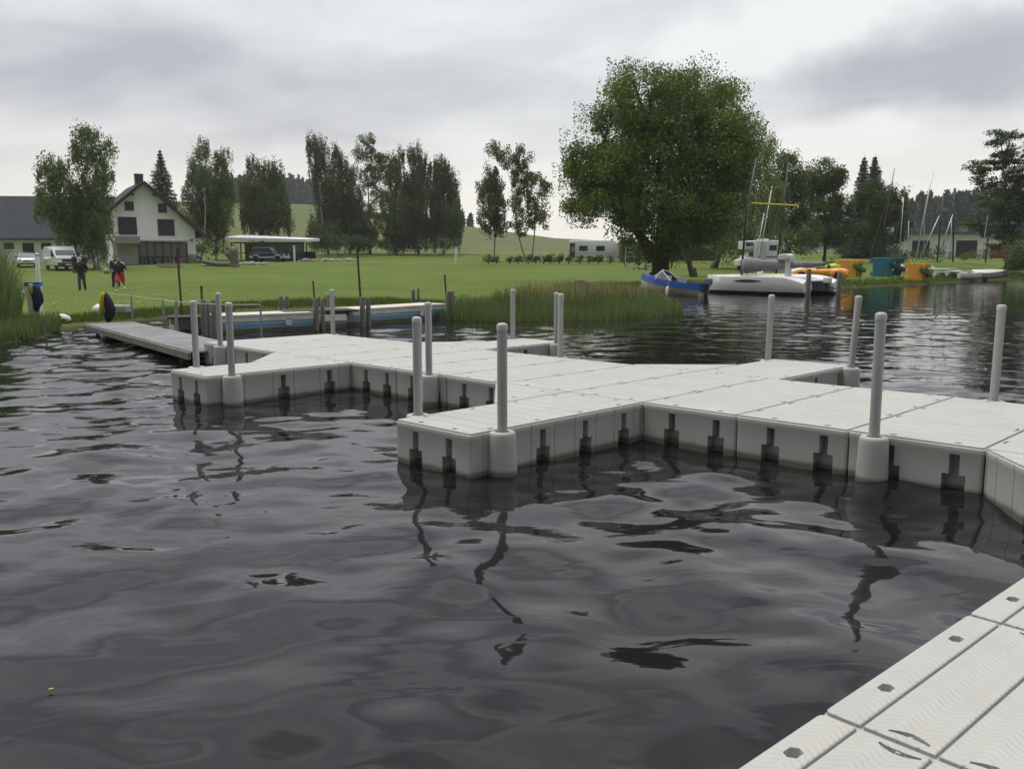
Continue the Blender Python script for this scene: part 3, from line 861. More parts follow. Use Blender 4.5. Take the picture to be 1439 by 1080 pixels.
# --- birches by the house
WG = 'birches in the dark row across the lawn'
BK = dict(leaf=.22, clus=.6, aniso=(.7,.7,1.5), droop=1.4, shell=.25, per=75, clusters_z=.5)
tree('birch_tree','shorter bushier birch with a broad left shoulder in front of the grey roofed annex','tree',117,90,[(70,238,22,18),(92,250,20,22),(85,285,26,26),(105,300,24,34),(95,325,24,24),(112,265,14,20),(122,330,16,20)],3.4,LF_birch2,M_birchbark,11,tr=.2,**BK)
tree('birch_tree','tallest birch at the left corner of the white gabled house','tree',140,90,[(122,190,17,18),(118,215,16,22),(134,225,18,28),(145,262,22,28),(128,290,22,34),(146,320,20,34),(152,203,12,10),(130,345,18,14)],3.3,LF_birch2,M_birchbark,12,tr=.2,trunks=[(0,0,-1.0,13.0),(-.55,.3,-2.0,9)],**BK)
def spruce(label, base_px, Y, top_py, half_px, seed, leafm, low=.12, name='spruce_tree', dens=1.0, group=None):
    rng = np.random.RandomState(seed); g = G(base_px, Y); t = thing(name, label, 'tree', g, 0, group)
    Ht = (W(base_px, top_py, Y) - g).z; Rb = 1.7*half_px*Y/F
    mb = MB(); mb.tube([(0,0,-.2),(0,0,Ht*.5),(0,0,Ht)], [.2,.12,.015], 8)
    cen = []
    z = Ht*low
    while z < Ht*.985:
        f = 1 - (z/Ht); r = Rb*(f**.85)*(.8+.35*rng.rand()); nb = int(7+5*f)
        a0 = rng.rand()*6.28
        for k in range(nb):
            a = a0 + 2*math.pi*k/nb + rng.normal()*.15; rr = r*(.7+.45*rng.rand())
            e = Vector((math.cos(a)*rr, math.sin(a)*rr, z - rr*.28 + .15*rr*rr/max(Rb,.1)))
            mb.tube([(0,0,z), tuple(Vector((e.x*.5, e.y*.5, z - rr*.08))), tuple(e)], [.035*f+.012,.02,.006], 4)
            k2 = max(8, int(60*rr*dens))
            s = rng.rand(k2)**.7
            P = np.column_stack([e.x*s, e.y*s, z + (e.z-z)*s]) + rng.normal(size=(k2,3))*np.array([.16,.16,.12])*(.4+.35*rr)
            P[:,2] -= np.abs(rng.normal(size=k2))*.12
            cen.append(P)
        z += (.42+.30*f)*max(.5, Ht/16)
    cen = np.vstack(cen); mb.build('trunk', M_bark, t, smooth=True)
    V, Q = leaf_quads(cen, .27, rng, .5, .35); np_mesh('crown', V, Q, leafm, t)
    return t
spruce('spire shaped brownish spruce rising behind the white gabled house', 233, 122, 209, 25, 21, LF_rustspruce)
tree('birch_tree','birch with a thin wispy top right of the spruce behind the house','tree',281,118,[(283,212,12,16),(272,240,16,18),(290,248,14,22),(270,275,18,28),(288,290,18,30),(268,312,16,20)],3.2,LF_birch2,M_birchbark,13,tr=.17,**BK)
tree('birch_tree','dense rounded birch between the house and the drooping birch above the pavilion','tree',304,120,[(312,222,12,16),(306,250,18,24),(318,265,14,24),(300,290,22,30),(318,300,14,26),(300,325,20,16)],3.2,LF_birch2,M_birchbark,14,tr=.17,**BK)
WB = dict(leaf=.24, clus=.6, aniso=(.55,.55,1.9), droop=2.0, shell=.25, per=85, clusters_z=1.0)
tree('birch_tree','weeping birch with a pale trunk and hanging strands behind the white roofed pavilion','tree',374,126,[(352,232,8,12),(366,238,14,14),(388,244,12,16),(358,262,20,20),(390,272,20,20),(372,285,26,24),(350,300,14,22),(400,305,16,20),(372,312,20,16)],3.0,LF_birch,M_birchbark,15,tr=.2,**WB)
WG = 'birches in the dark row across the lawn'
tree('birch_tree','tall birch with two thin spires at the left end of the dark tree row','tree',462,140,[(438,205,7,18),(452,210,9,20),(446,240,13,20),(455,270,16,22),(462,300,22,26),(460,325,20,18),(470,262,12,26)],3.3,LF_birch,M_birchbark,31,tr=.2,group=WG,**WB)
tree('birch_tree','birch with one narrow top standing second from the left in the dark tree row','tree',492,142,[(474,222,9,22),(486,245,13,20),(492,275,20,24),(484,305,24,26),(500,325,22,18)],3.4,LF_birch,M_birchbark,32,tr=.2,group=WG,**WB)
tree('birch_tree','loose airy tree with small leaves and sky gaps in the middle of the dark row','tree',520,144,[(515,205,12,14),(505,218,10,12),(528,225,16,18),(515,248,18,18),(540,245,14,18),(528,280,22,28),(520,315,22,24)],2.0,LF_birch2,M_bark,33,tr=.2,leaf=.27,clus=.6,aniso=(1,1,.9),shell=.3,per=60,group=WG)
tree('birch_tree','slim birch just right of the airy tree in the dark row','tree',558,140,[(560,222,8,14),(552,240,12,16),(562,262,14,24),(556,295,20,30),(560,325,20,18)],3.3,LF_birch,M_birchbark,34,tr=.18,group=WG,**WB)
tree('birch_tree','birch with the highest pointed top in the right half of the dark row','tree',588,142,[(584,215,10,12),(592,232,13,16),(586,258,16,24),(592,290,20,30),(588,325,20,18)],3.4,LF_birch,M_birchbark,35,tr=.2,group=WG,**WB)
tree('birch_tree','rounded weeping birch at the right end of the dark tree row','tree',624,141,[(620,234,14,14),(632,255,12,20),(612,258,14,22),(624,285,20,26),(636,305,12,26),(616,315,20,22),(642,318,8,18)],3.4,LF_birch,M_birchbark,36,tr=.2,group=WG,**WB)
tree('birch_tree','small grey green birch left of the taller fork trunked birch on the lawn','tree',694,112,[(690,250,14,18),(684,272,18,20),(698,280,16,24),(690,305,20,22),(700,318,14,14)],3.2,LF_birch,M_birchbark,37,tr=.14,leaf=.24,clus=.5,aniso=(.8,.8,1.3),droop=1,shell=.3,per=70,clusters_z=.3)
tree('birch_tree','taller open birch with white bent trunk left of the huge willow','tree',741,110,[(694,212,12,12),(712,222,12,16),(732,222,14,18),(730,245,18,18),(748,262,18,22),(735,285,22,20),(755,300,18,22),(735,318,18,14),(765,262,10,14)],2.5,LF_birch2,M_birchbark,38,tr=.16,leaf=.26,clus=.55,aniso=(.9,.9,1.1),shell=.3,per=65,trunks=[(0,0,-2.6,11.5),(.5,.2,.4,9.2)])
# --- right hand wood
tree('broadleaf_tree','mid green tree behind the camper and the tall dark mast','tree',1108,104,[(1105,240,18,24),(1095,265,18,26),(1118,268,16,26),(1108,300,24,30),(1090,320,20,24),(1125,322,20,24)],2.6,LF_mid,M_bark,41,leaf=.28,tr=.2,clus=.7,shell=.35,per=80)
tree('broadleaf_tree','rounded dark tree with small sky gaps left of the twin topped spruces','tree',1158,108,[(1152,245,22,18),(1172,250,16,20),(1140,262,16,20),(1160,275,26,24),(1150,305,32,28),(1180,300,16,26),(1165,328,30,18)],2.6,LF_mid,M_bark,42,leaf=.28,tr=.22,clus=.7,shell=.35,per=85)
SG = 'twin topped spruces behind the pedal boats'
spruce('left one of the two dark spruces with twin tops behind the pedal boats', 1207, 128, 217, 20, 43, LF_spruce, .05, dens=1.3, group=SG)
spruce('right one of the two dark spruces with twin tops behind the pedal boats', 1222, 130, 216, 23, 44, LF_spruce, .05, dens=1.3, group=SG)
tree('broadleaf_tree','dark spreading tree with bare lower trunk standing before the twin spruces','tree',1244,104,[(1228,272,24,18),(1248,275,20,22),(1262,285,14,18),(1238,300,24,18),(1255,312,18,18),(1270,290,10,8),(1225,318,18,16),(1250,335,16,12)],2.4,LF_dark,M_bark,45,leaf=.26,tr=.22,clus=.6,shell=.35,per=75)
tree('alder_tree','tall layered alder at the right edge of the view above the white dinghy','tree',1412,95,[(1405,196,17,14),(1385,232,24,12),(1408,225,20,16),(1430,215,22,24),(1390,255,16,14),(1415,262,28,22),(1440,265,26,34),(1392,282,26,14),(1420,300,30,22),(1385,312,22,14),(1410,332,28,18),(1445,315,28,30),(1460,230,30,50)],2.6,LF_dark,M_bark,46,leaf=.24,tr=.2,clus=.55,aniso=(1.2,1.2,.5),shell=.3,per=75)
def shrub(name, label, px, Y, lob, seed, leafm, leaf=.14, per=60, clus=.3, group=None, cat='shrub', dens=4, tr=.035):
    return tree(name, label, cat, px, Y, lob, dens, leafm, M_bark, seed, leaf=leaf, tr=tr, clus=clus, shell=.25, per=per, group=group, twig=.01)
shrub('willow_bush','bright green rounded bush at the right water edge below the tall alder',1432,80,[(1432,362,20,20),(1450,352,26,26),(1418,372,10,10)],51,LF_mid,.16,110,.5,dens=5)
shrub('willow_bush','low dark thicket under the trees beside the grey roofed cottages',1168,112,[(1150,345,22,10),(1185,340,18,12),(1120,340,18,14)],52,LF_dark,.2,40,.6,dens=3)
# hedge bushes in a row on the lawn
HB = [(686,10,'first'),(698,9,''),(716,8,''),(728,9,''),(742,9,''),(753,9,''),(764,9,''),(773,9,''),(786,9,''),(799,8,''),(815,7,''),(827,8,''),(841,9,''),(857,8,''),(877,7,''),(895,8,'')]
near = ['at the left end of the row below the two lawn birches','second from the left end of the bush row','below the small grey green birch trunk','under the left birch crown in the bush row','below the white bent birch trunk','right of the bent birch trunk','third bush right of the bent birch trunk','between the bent birch and the caravan','just left of the white caravan corner','at the caravan door','below the caravan left window','under the middle of the caravan','below the caravan right window','at the right end of the caravan','left of the grey swing frame','under the grey swing frame']
for i, (px, h, _) in enumerate(HB):
    shrub('garden_shrub', 'small round bush '+near[i], px, 100, [(px, 366, h*.72, h*.6),(px+1.5, 363, h*.5, h*.45)], 60+i, LF_dark, .13, 110, .30, 'small round bushes in a row on the lawn', dens=5)
# dark hedges along the far edge of the lawn
def hedge(label, pxs, Y, py, rx, ry, seed, leafm=LF_dark):
    rng = random.Random(seed)
    lob = [(p, py+rng.uniform(-2,2), rx*rng.uniform(.8,1.2), ry*rng.uniform(.7,1.2)) for p in pxs]
    return tree('hedge', label, 'hedge', sum(pxs)/len(pxs), Y, lob, 2.2, leafm, M_bark, seed, leaf=.24, tr=.06, clus=.6, shell=.25, per=60, twig=.015, depth=.8)
hedge('dark hedge at the lawn edge right of the white roofed pavilion', [445,460,475,490,505], 132, 340, 14, 12, 81)
hedge('dark undergrowth at the feet of the middle of the dark tree row', [525,545,565,585], 138, 343, 15, 8, 82)
hedge('dark hedge at the lawn edge below the right end of the dark tree row', [600,618,636], 134, 344, 13, 8, 83)
hedge('low dark hedge between the white house and the pavilion', [268,285,302,318], 116, 350, 12, 7, 84)
hedge('dark mass of bushes behind the catamaran masts', [1050,1075,1100,1125], 100, 340, 18, 18, 85, LF_mid)
hedge('shaded shrubs behind the huge willow trunk', [930,950,970,1010], 104, 342, 18, 12, 86, LF_dark)
hedge('green thicket in front of the long white building on the right', [1255,1275,1300,1330,1360,1385], 106, 357, 14, 7, 87, LF_mid)

# far-off conifer woods on the hills
def forest(name, label, spots, seed, hmin, hmax):
    rng = np.random.RandomState(seed); cen = []
    V = []; Qs = []
    for (x, y) in spots:
        h = rng.uniform(hmin, hmax); z0 = gz(x, y); rb = h*rng.uniform(.14,.2)
        k = 120; s = rng.rand(k)**.8; a = rng.rand(k)*6.28
        r = rb*(1-s)*(.6+.6*rng.rand(k))+.1
        cen.append(np.column_stack([x + np.cos(a)*r, y + np.sin(a)*r, z0 + h*(.06+.94*s)]))
    cen = np.vstack(cen); v, q = leaf_quads(cen, 2.6, rng, .6, .45)
    o = np_mesh(name, v, q, LF_spruce); return tag(o, label, 'woodland', None, 'stuff')
rf = np.random.RandomState(4)
sp = []
for i in range(330):
    px = rf.uniform(300, 452); Yd = 560 + 210*rf.rand()**1.5 + 0
    sp.append(((px-719.5)/F*Yd, Yd))
forest('conifer_wood', 'bluish distant conifer wood on the hilltop above the hay field', sp, 5, 17, 24)
sp = []
for i in range(420):
    px = rf.uniform(1225, 1560); Yd = rf.uniform(330, 480)
    sp.append(((px-719.5)/F*Yd, Yd))
forest('conifer_wood', 'distant conifer wood on the ridge behind the white building and the masts', sp, 6, 11, 17)
# bushes along the far field edge
sp = []
for i in range(16):
    px = rf.uniform(628, 664); Yd = 400 + rf.uniform(0, 40); sp.append(((px-719.5)/F*Yd, Yd))
forest('conifer_wood', 'thin distant tree line on the crest of the hay field', sp, 7, 3, 7)
# ------------------------------------------------------------------ buildings
M_white = mat('white_render_wall', (.86,.855,.83), .85, .06, .8, dirt=(.48,.47,.43), dirt_amt=.35)
M_slate = mat('grey_roof_tiles', (.05,.055,.065), .6, .12, 2)
def tile_mat():
    m, nt, b = nodes_of('grey_tile_courses')
    tc = N(nt, 'ShaderNodeTexCoord'); mp = N(nt, 'ShaderNodeMapping'); L(nt, tc.outputs['UV'], mp.inputs[0])
    br = N(nt, 'ShaderNodeTexBrick', Scale=1.0); br.inputs['Mortar Size'].default_value = .03; br.inputs['Brick Width'].default_value = .32; br.inputs['Row Height'].default_value = .36
    br.inputs['Color1'].default_value = (.052,.057,.068,1); br.inputs['Color2'].default_value = (.068,.074,.086,1); br.inputs['Mortar'].default_value = (.026,.028,.033,1)
    L(nt, mp.outputs[0], br.inputs['Vector']); L(nt, br.outputs['Color'], b.inputs['Base Color']); b.inputs['Roughness'].default_value = .85; b.inputs['Specular IOR Level'].default_value = .2
    bp = N(nt, 'ShaderNodeBump', Strength=.6, Distance=.03); L(nt, br.outputs['Fac'], bp.inputs['Height']); bp.invert = True; L(nt, bp.outputs[0], b.inputs['Normal'])
    return m
M_tile = tile_mat()
M_trim = mat('dark_brown_timber', (.040,.032,.028), .7, .25, 3)
M_win = glass_mat('dark_window_glass', (.018,.02,.024))
M_frame = mat('dark_window_frame', (.035,.032,.032), .5, .1, 5)
M_stone = mat('tan_stone_plinth', (.30,.25,.17), .9, .3, 3, bump=.5, bscale=8)
M_greyw = mat('grey_fabric_awning', (.30,.295,.28), .8, .08, 2)
M_conc = mat('concrete_grey', (.33,.32,.30), .85, .15, 2)
M_glassp = glass_mat('porch_glass', (.10,.105,.10), .08)

def uv_quad(o, sc=1.0):
    """planar UVs in metres for each face (u along the longest horizontal direction, v up the slope)"""
    me = o.data; uv = me.uv_layers.new(name='UVMap')
    for p in me.polygons:
        n = p.normal; h = Vector((0,0,1)).cross(n)
        h = h.normalized() if h.length > 1e-3 else Vector((1,0,0)); v = n.cross(h)
        for li in p.loop_indices:
            c = me.vertices[me.loops[li].vertex_index].co
            uv.data[li].uv = (c.dot(h)*sc, c.dot(v)*sc)

def window(parent, x, z, w, h, y=-.01, ny=-1, mull=1, name='window', fr=.07, depth=.06, glass=None):
    """window on a wall lying in the local x-z plane, facing -y"""
    f = MB()
    f.box(x, y-depth/2, z+h/2-fr/2, w, depth, fr); f.box(x, y-depth/2, z-h/2+fr/2, w, depth, fr)
    f.box(x-w/2+fr/2, y-depth/2, z, fr, depth, h-2*fr); f.box(x+w/2-fr/2, y-depth/2, z, fr, depth, h-2*fr)
    for k in range(1, mull+1):
        f.box(x-w/2+w*k/(mull+1), y-depth/2+.005, z, fr*.6, depth-.02, h-2*fr)
    o = f.build(name, M_frame, parent)
    g = MB(); g.box(x, y-.012, z, w-2*fr+.004, .02, h-2*fr+.004); g.build('pane', glass or M_win, o)
    return o

# --- white gabled house
HP = G(160, 100)
hx = thing('gabled_house', 'white gabled house with steep grey roof, dark windows and a glazed porch', 'house', (HP.x, HP.y, HP.z), R(31))
hw = 8.9
prof = [(0,-.5),(hw,-.5),(hw,3.95),(3.5,9.0),(0,6.0)]
wb = MB(); wb.prism(prof, lambda p: (p[0], 0, p[1]), lambda p: (p[0], 11, p[1])); wb.build('wall', M_white, hx)
def roof_slab(a, b, y0, y1, th, extra=0):
    (x0,z0),(x1,z1) = a, b; d = Vector((x1-x0, 0, z1-z0)).normalized(); n = Vector((-d.z, 0, d.x)); 
    if n.z < 0: n = -n
    return [(x0,z0),(x1,z1)], n
rm = MB()
for a, b in (((3.5,9.06),(-.55,5.5)), ((3.5,9.06),(hw+1.0,3.12))):
    d = Vector((b[0]-a[0], 0, b[1]-a[1])).normalized(); n = Vector((-d.z,0,d.x)); n = n if n.z > 0 else -n
    A, B = Vector((a[0],0,a[1])), Vector((b[0],0,b[1]))
    vs = []
    for y in (-.62, 11.4):
        for p in (A, B, B+n*.2, A+n*.2): vs.append((p.x, y, p.z))
    rm.add(vs, [(0,1,2,3),(7,6,5,4),(0,4,5,1),(1,5,6,2),(2,6,7,3),(3,7,4,0)])
ro = rm.build('roof', M_tile, hx); uv_quad(ro)
bg_ = MB()
for a, b in (((3.5,9.22),(-.58,5.62)), ((3.5,9.22),(hw+1.03,3.22))):
    bg_.bar((a[0],-.66,a[1]-.1),(b[0],-.66,b[1]-.1), .09, .34)
for (x, z) in ((2.35,7.85),(4.6,7.85),(hw+.45,3.55)):
    bg_.box(x, -.3, z-.12, .2, .6, .24)
bg_.build('bargeboard', M_trim, hx)
ch = MB(); ch.box(3.35, 1.6, 9.4, .85, .85, 1.3); ch.box(3.35,1.6,10.09,.95,.95,.1); ch.build('chimney', M_slate, ro)
for x, z, w, h, mu in ((1.95,6.45,.95,1.02,0),(5.45,6.3,.92,1.0,0),(1.65,4.25,1.95,1.95,1),(5.75,4.15,1.8,1.85,1)):
    window(hx, x, z, w, h, mull=mu)
pl = MB(); pl.box(hw-.75, -.08, .45, 1.5, .16, 1.3); pl.build('stone_plinth', M_stone, hx)
lampm = MB(); lampm.box(hw-.45,-.12,2.75,.3,.2,.14); lampm.build('wall_lamp', M_frame, hx)
# glazed porch
px0, px1, pd, ph = .25, 7.4, 2.6, 2.35
pr = MB()
for k in range(7):
    x = 2.3 + (px1-2.3)*k/6; pr.box(x, -pd, ph/2, .13, .13, ph)
pr.box((2.3+px1)/2, -pd, ph+.06, px1-2.3+.2, .16, .12); pr.box((2.3+px1)/2, -pd, .82, px1-2.3-.1, .09, .09)
pr.box((2.3+px1)/2, -pd, .35, px1-2.3-.1, .07, .08)
for k in range(13):
    x = 2.45 + (px1-2.6)*k/12; pr.box(x, -pd, .58, .05, .05, .44)
po = pr.build('porch_frame', M_trim, hx)
pf = MB(); pf.box((px0+px1)/2, -pd/2-.02, ph+.2, px1-px0+.3, pd, .14); pf.build('porch_roof', M_greyw, hx)
aw = MB(); aw.box(1.15, -pd-.35, ph+.28, 2.5, .9, .82); aw.build('awning_box', M_greyw, hx, bevel=.03)
sc_ = MB(); sc_.box(1.2, -pd, ph/2-.1, 2.15, .06, ph-.2); sc_.build('porch_screen', M_conc, hx)
gp = MB()
for k in range(6):
    x0 = 2.3 + (px1-2.3)*k/6; gp.box(x0+(px1-2.3)/12, -pd+.03, 1.6, (px1-2.3)/6-.13, .02, 1.4)
gp.build('porch_glazing', M_glassp, hx)
cu = MB()
for x in (3.3, 4.15, 5.05, 6.9): cu.box(x, -pd+.35, 1.5, .42, .08, 1.7)
cu.build('curtain', mat('cream_curtain', (.5,.48,.44), .9, .1, 5), hx)
tb = MB()
for x in (3.0,4.4,5.9):
    tb.box(x, -pd+.9, .72, 1.0, .7, .05)
    for dx in (-.42,.42): tb.box(x+dx, -pd+.9, .35, .07,.6,.7)
tbo = tb.build('porch_table', M_trim, hx); 

# --- long annex on the left
AP = G(-30, 106)
ax = thing('annex_building', 'long white outbuilding with a big grey tiled roof, dark door and small windows', 'building', (AP.x-4, AP.y, AP.z), R(6))
L_ = 20.5
prof = [(0,-.6),(0,3.2),(5.0,7.9),(10,3.2),(10,-.6)]
w2 = MB(); w2.prism(prof, lambda p: (0, p[0], p[1]), lambda p: (L_, p[0], p[1])); w2.build('wall', M_white, ax)
rm = MB()
for a, b in (((5.0,8.0),(-.6,2.74)),((5.0,8.0),(10.6,2.74))):
    d = Vector((0,b[0]-a[0],b[1]-a[1])).normalized(); n = Vector((0,-d.z,d.y)); n = n if n.z > 0 else -n
    A, B = Vector((0,a[0],a[1])), Vector((0,b[0],b[1])); vs = []
    for x in (-.5, L_+.3):
        for p in (A, B, B+n*.18, A+n*.18): vs.append((x, p.y, p.z))
    rm.add(vs, [(0,1,2,3),(7,6,5,4),(0,4,5,1),(1,5,6,2),(2,6,7,3),(3,7,4,0)])
ra = rm.build('roof', M_tile, ax); uv_quad(ra)
gt = MB(); gt.tube([(-.5,-.72,2.72),(L_+.3,-.72,2.72)], .07, 8); gt.build('gutter', M_frame, ra)
for x in (4.2, 7.35, 11.6, 18.6): window(ax, x, 1.95, 1.15, .75, mull=0)
dr = MB(); dr.box(9.55, -.05, 1.1, 1.25, .09, 2.4); dro = dr.build('door', M_trim, ax)
dh = MB(); dh.tube([(9.98,-.13,1.05),(10.12,-.13,1.05)], .02, 6); dh.build('handle', M_bolt, dro)
# dark railing in front of the annex
rl = thing('garden_railing', 'thin grey metal railing on the grass left of the white car', 'railing', G(8, 100))
r_ = MB(); 
for k in range(4): r_.tube([(-2.4+1.6*k,0,-.1),(-2.4+1.6*k,0,1.35)], .03, 6)
r_.tube([(-2.4,0,1.35),(2.4,0,1.35)], .03, 6); r_.build('rail', mat('grey_steel_rail',(.24,.25,.25),.5,.1,4), rl)

# --- open pavilion
PV = G(386, 116)
pv = thing('pavilion', 'long open pavilion with a flat white roof and dark glazed sides', 'pavilion', PV, R(-4))
m_ = 116/F*1.0097
pl_, pdp, pz = 9.6, 5.0, 2.35
f = MB()
for k in range(9):
    x = -pl_/2+.15 + (pl_-.3)*k/8; f.box(x, -pdp/2, pz/2, .12, .12, pz); f.box(x, pdp/2, pz/2, .12, .12, pz)
f.box(0, -pdp/2, pz-.08, pl_, .13, .16); f.box(0, -pdp/2, .98, pl_-.1, .1, .1); f.build('timber_frame', M_trim, pv)
f = MB()
vs = [(-pl_/2-.5,-pdp/2-.5,pz+.28),(pl_/2+.4,-pdp/2-.5,pz+.0),(pl_/2+.4,pdp/2+.4,pz+.24),(-pl_/2-.5,pdp/2+.4,pz+.74)]
vs += [(x,y,z+.33) for x,y,z in vs]
f.add(vs, [(3,2,1,0),(4,5,6,7),(0,1,5,4),(1,2,6,5),(2,3,7,6),(3,0,4,7)]); f.build('roof', mat('white_metal_roof',(.70,.71,.71),.45,.06,1.5,stretch=(4,.3,1)), pv)
f = MB(); f.box(1.3, -pdp/2+.03, .46, pl_-2.9, .05, .9); f.build('blue_side_panel', mat('dark_blue_panel',(.022,.028,.05),.6,.2,2), pv)
f = MB(); f.box(1.3, -pdp/2+.03, 1.62, pl_-2.9, .02, 1.15); f.build('glazing', mat('smoky_foil_sheet',(.10,.115,.10),.25,.25,1.2), pv)
f = MB(); f.box(-pl_/2+1.3, pdp/2-.1, 1.15, 2.6, .08, 2.2); f.build('back_wall', mat('orange_brown_boards',(.22,.105,.035),.8,.2,3,stretch=(6,1,1)), pv)
f = MB(); f.box(1.2, pdp/2-.1, .6, pl_-2.8, .08, 1.2); f.build('rear_panel', M_trim, pv)

# --- buildings on the right
LB = G(1365, 132)
lb = thing('white_building', 'long low white flat roofed building with dark doorways behind the beached boats', 'building', LB, R(-3))
f = MB(); f.box(0, 3, 1.55, 22, 6, 3.6); f.build('wall', M_white, lb)
f = MB(); f.box(0, 3, 3.5, 23, 7.2, .28); f.box(5, 4.5, 4.1, 9, 3, 1.0); f.build('roof', mat('dark_flat_roof',(.10,.10,.105),.8,.15,1), lb)
for x, w in ((-7.4,2.5),(-.8,3.0)):
    d = MB(); d.box(x, -.04, 1.2, w, .08, 2.4); d.build('door', M_frame, lb)
window(lb, 5.4, 1.5, 3.2, 1.1, mull=2); window(lb, 9.0, 1.5, 1.6, 1.1, mull=1)
f = MB(); f.box(-4.1,-.05,1.55,.12,.06,3.1); f.box(2.2,-.05,1.55,.12,.06,3.1); f.build('downpipe', M_greyw, lb)
def cottage(label, px, Y, w, h, seed, wall, roofm, rz=0):
    g = G(px, Y); t = thing('cottage', label, 'house', g, rz)
    f = MB(); f.prism([(0,-.4),(5,-.4),(5,h*.55),(2.5,h),(0,h*.55)], lambda p: (-w/2, p[0], p[1]), lambda p: (w/2, p[0], p[1])); f.build('wall', wall, t)
    r = MB()
    for s in (0, 1):
        a, b = (2.5, h+.06), ((-.4, h*.48) if s == 0 else (5.4, h*.48))
        vs = [(x, p[0], p[1]+dz) for x in (-w/2-.4, w/2+.4) for p, dz in ((a,0),(b,0),(b,.16),(a,.16))]
        r.add(vs, [(0,1,2,3),(7,6,5,4),(0,4,5,1),(1,5,6,2),(2,6,7,3),(3,7,4,0)])
    r.build('roof', roofm, t)
    window(t, -w*.22, h*.28, .9, .9, mull=0); window(t, w*.2, h*.28, .9, .9, mull=0)
    return t
M_greyroof = mat('pale_grey_roof', (.24,.25,.25), .7, .1, 2)
cottage('pale roofed cottage half hidden between the trees behind the yellow kayak', 1160, 150, 7.5, 4.4, 1, M_white, M_greyroof, R(5))
cottage('white cottage with grey roof partly behind the dark spreading tree', 1196, 158, 7, 4.6, 2, M_white, M_greyroof, R(-8))
cottage('white cottage seen between the trunks left of the long white building', 1238, 150, 6, 4.0, 3, M_white, M_greyroof, 0)
# brown shed under the willow
SB = G(984, 116)
sb = thing('brown_shed', 'dark brown shed with a white framed window in the shade of the willow', 'shed', SB, R(4))
f = MB(); f.box(0, 1.5, 1.3, 4.6, 3, 2.9); f.build('wall', mat('dark_brown_boards',(.05,.034,.028),.8,.25,3,stretch=(1,1,8)), sb)
f = MB(); f.box(0, 1.5, 2.85, 5.0, 3.5, .2); f.build('roof', M_slate, sb)
f = MB(); f.box(1.0,-.05,1.65,.95,.08,.1); f.box(1.0,-.05,2.55,.95,.08,.1); f.box(.56,-.05,2.1,.1,.08,.8); f.box(1.44,-.05,2.1,.1,.08,.8)
fo = f.build('window', mat('white_paint',(.72,.72,.70),.4,.05,4), sb); g_ = MB(); g_.box(1.0,-.015,2.1,.8,.02,.8); g_.build('pane', M_win, fo)
f = MB(); f.box(-2.38,-.05,1.4,.35,.1,2.7); f.build('door_post', mat('tan_timber',(.36,.24,.13),.8,.2,3), sb)
# ------------------------------------------------------------------ vehicles
M_carwhite = mat('white_car_paint', (.70,.71,.72), .25, .03, 2, coat=.5)
M_cargreen = mat('dark_green_car_paint', (.012,.022,.024), .25, .1, 2, coat=.5)
M_carorange = mat('orange_car_paint', (.82,.30,.015), .25, .05, 2, coat=.5)
M_carglass = glass_mat('car_glass', (.03,.035,.04))
M_tyre = mat('black_tyre', (.02,.02,.02), .85, .2, 10)
M_rim = mat('silver_rim', (.42,.43,.44), .35, .1, 8, metal=.8)
M_plastic = mat('black_plastic', (.03,.03,.032), .6, .15, 6)
M_lamp = mat('clear_headlight', (.55,.57,.6), .15, .1, 8)
M_red = mat('red_tail_lamp', (.42,.02,.02), .3, .1, 8)
M_plate = mat('white_number_plate', (.65,.66,.62), .4, .05, 8)
M_silver = mat('silver_trim_paint', (.42,.43,.44), .35, .06, 3)

def wheel(parent, x, y, r, w, rimm=M_rim):
    m = Matrix.Translation((x, y, r)) @ Matrix.Rotation(math.pi/2, 4, 'X')
    t = MB(); t.lathe([(r*.62,-w/2),(r*.93,-w/2),(r,-w*.32),(r,w*.32),(r*.93,w/2),(r*.62,w/2)], 20, m)
    o = t.build('wheel', M_tyre, parent, smooth=True, autosm=40)
    q = MB(); q.lathe([(r*.62,-w*.42),(r*.5,-w*.36),(r*.14,-w*.40),(r*.14,w*.40),(r*.5,w*.36),(r*.62,w*.42)], 20, m)
    for k in range(5):
        a = 2*math.pi*k/5
        for s in (-1,1):
            q.bar((x+math.cos(a)*r*.12, y+s*w*.43, r+math.sin(a)*r*.12),(x+math.cos(a)*r*.58, y+s*w*.43, r+math.sin(a)*r*.58), .05*r/.33, .02, up=(0,1,0))
    q.build('rim', rimm, o)
    return o

def side_body(prof, half, tuck=.06, y_round=.09):
    """body from a side profile (x, z): full width in the middle, edges pulled in"""
    mb = MB(); n = len(prof)
    cx = sum(p[0] for p in prof)/n; cz = sum(p[1] for p in prof)/n
    rings = []
    for y, sx, sz in ((-half, .97, .92), (-half+y_round*.35, .992, .97), (-half+y_round, 1, 1), (half-y_round, 1, 1), (half-y_round*.35, .992, .97), (half, .97, .92)):
        rings.append([(cx+(p[0]-cx)*sx, y, cz+(p[1]-cz)*sz) for p in prof])
    mb.loft(rings); return mb
def cabin(mb, base, top, hb, ht):
    """base/top: (x_rear, x_front, z); tapered greenhouse"""
    (a0,b0,z0),(a1,b1,z1) = base, top
    vs = [(a0,-hb,z0),(b0,-hb,z0),(b0,hb,z0),(a0,hb,z0),(a1,-ht,z1),(b1,-ht,z1),(b1,ht,z1),(a1,ht,z1)]
    mb.add(vs, [(3,2,1,0),(4,5,6,7),(0,1,5,4),(1,2,6,5),(2,3,7,6),(3,0,4,7)])
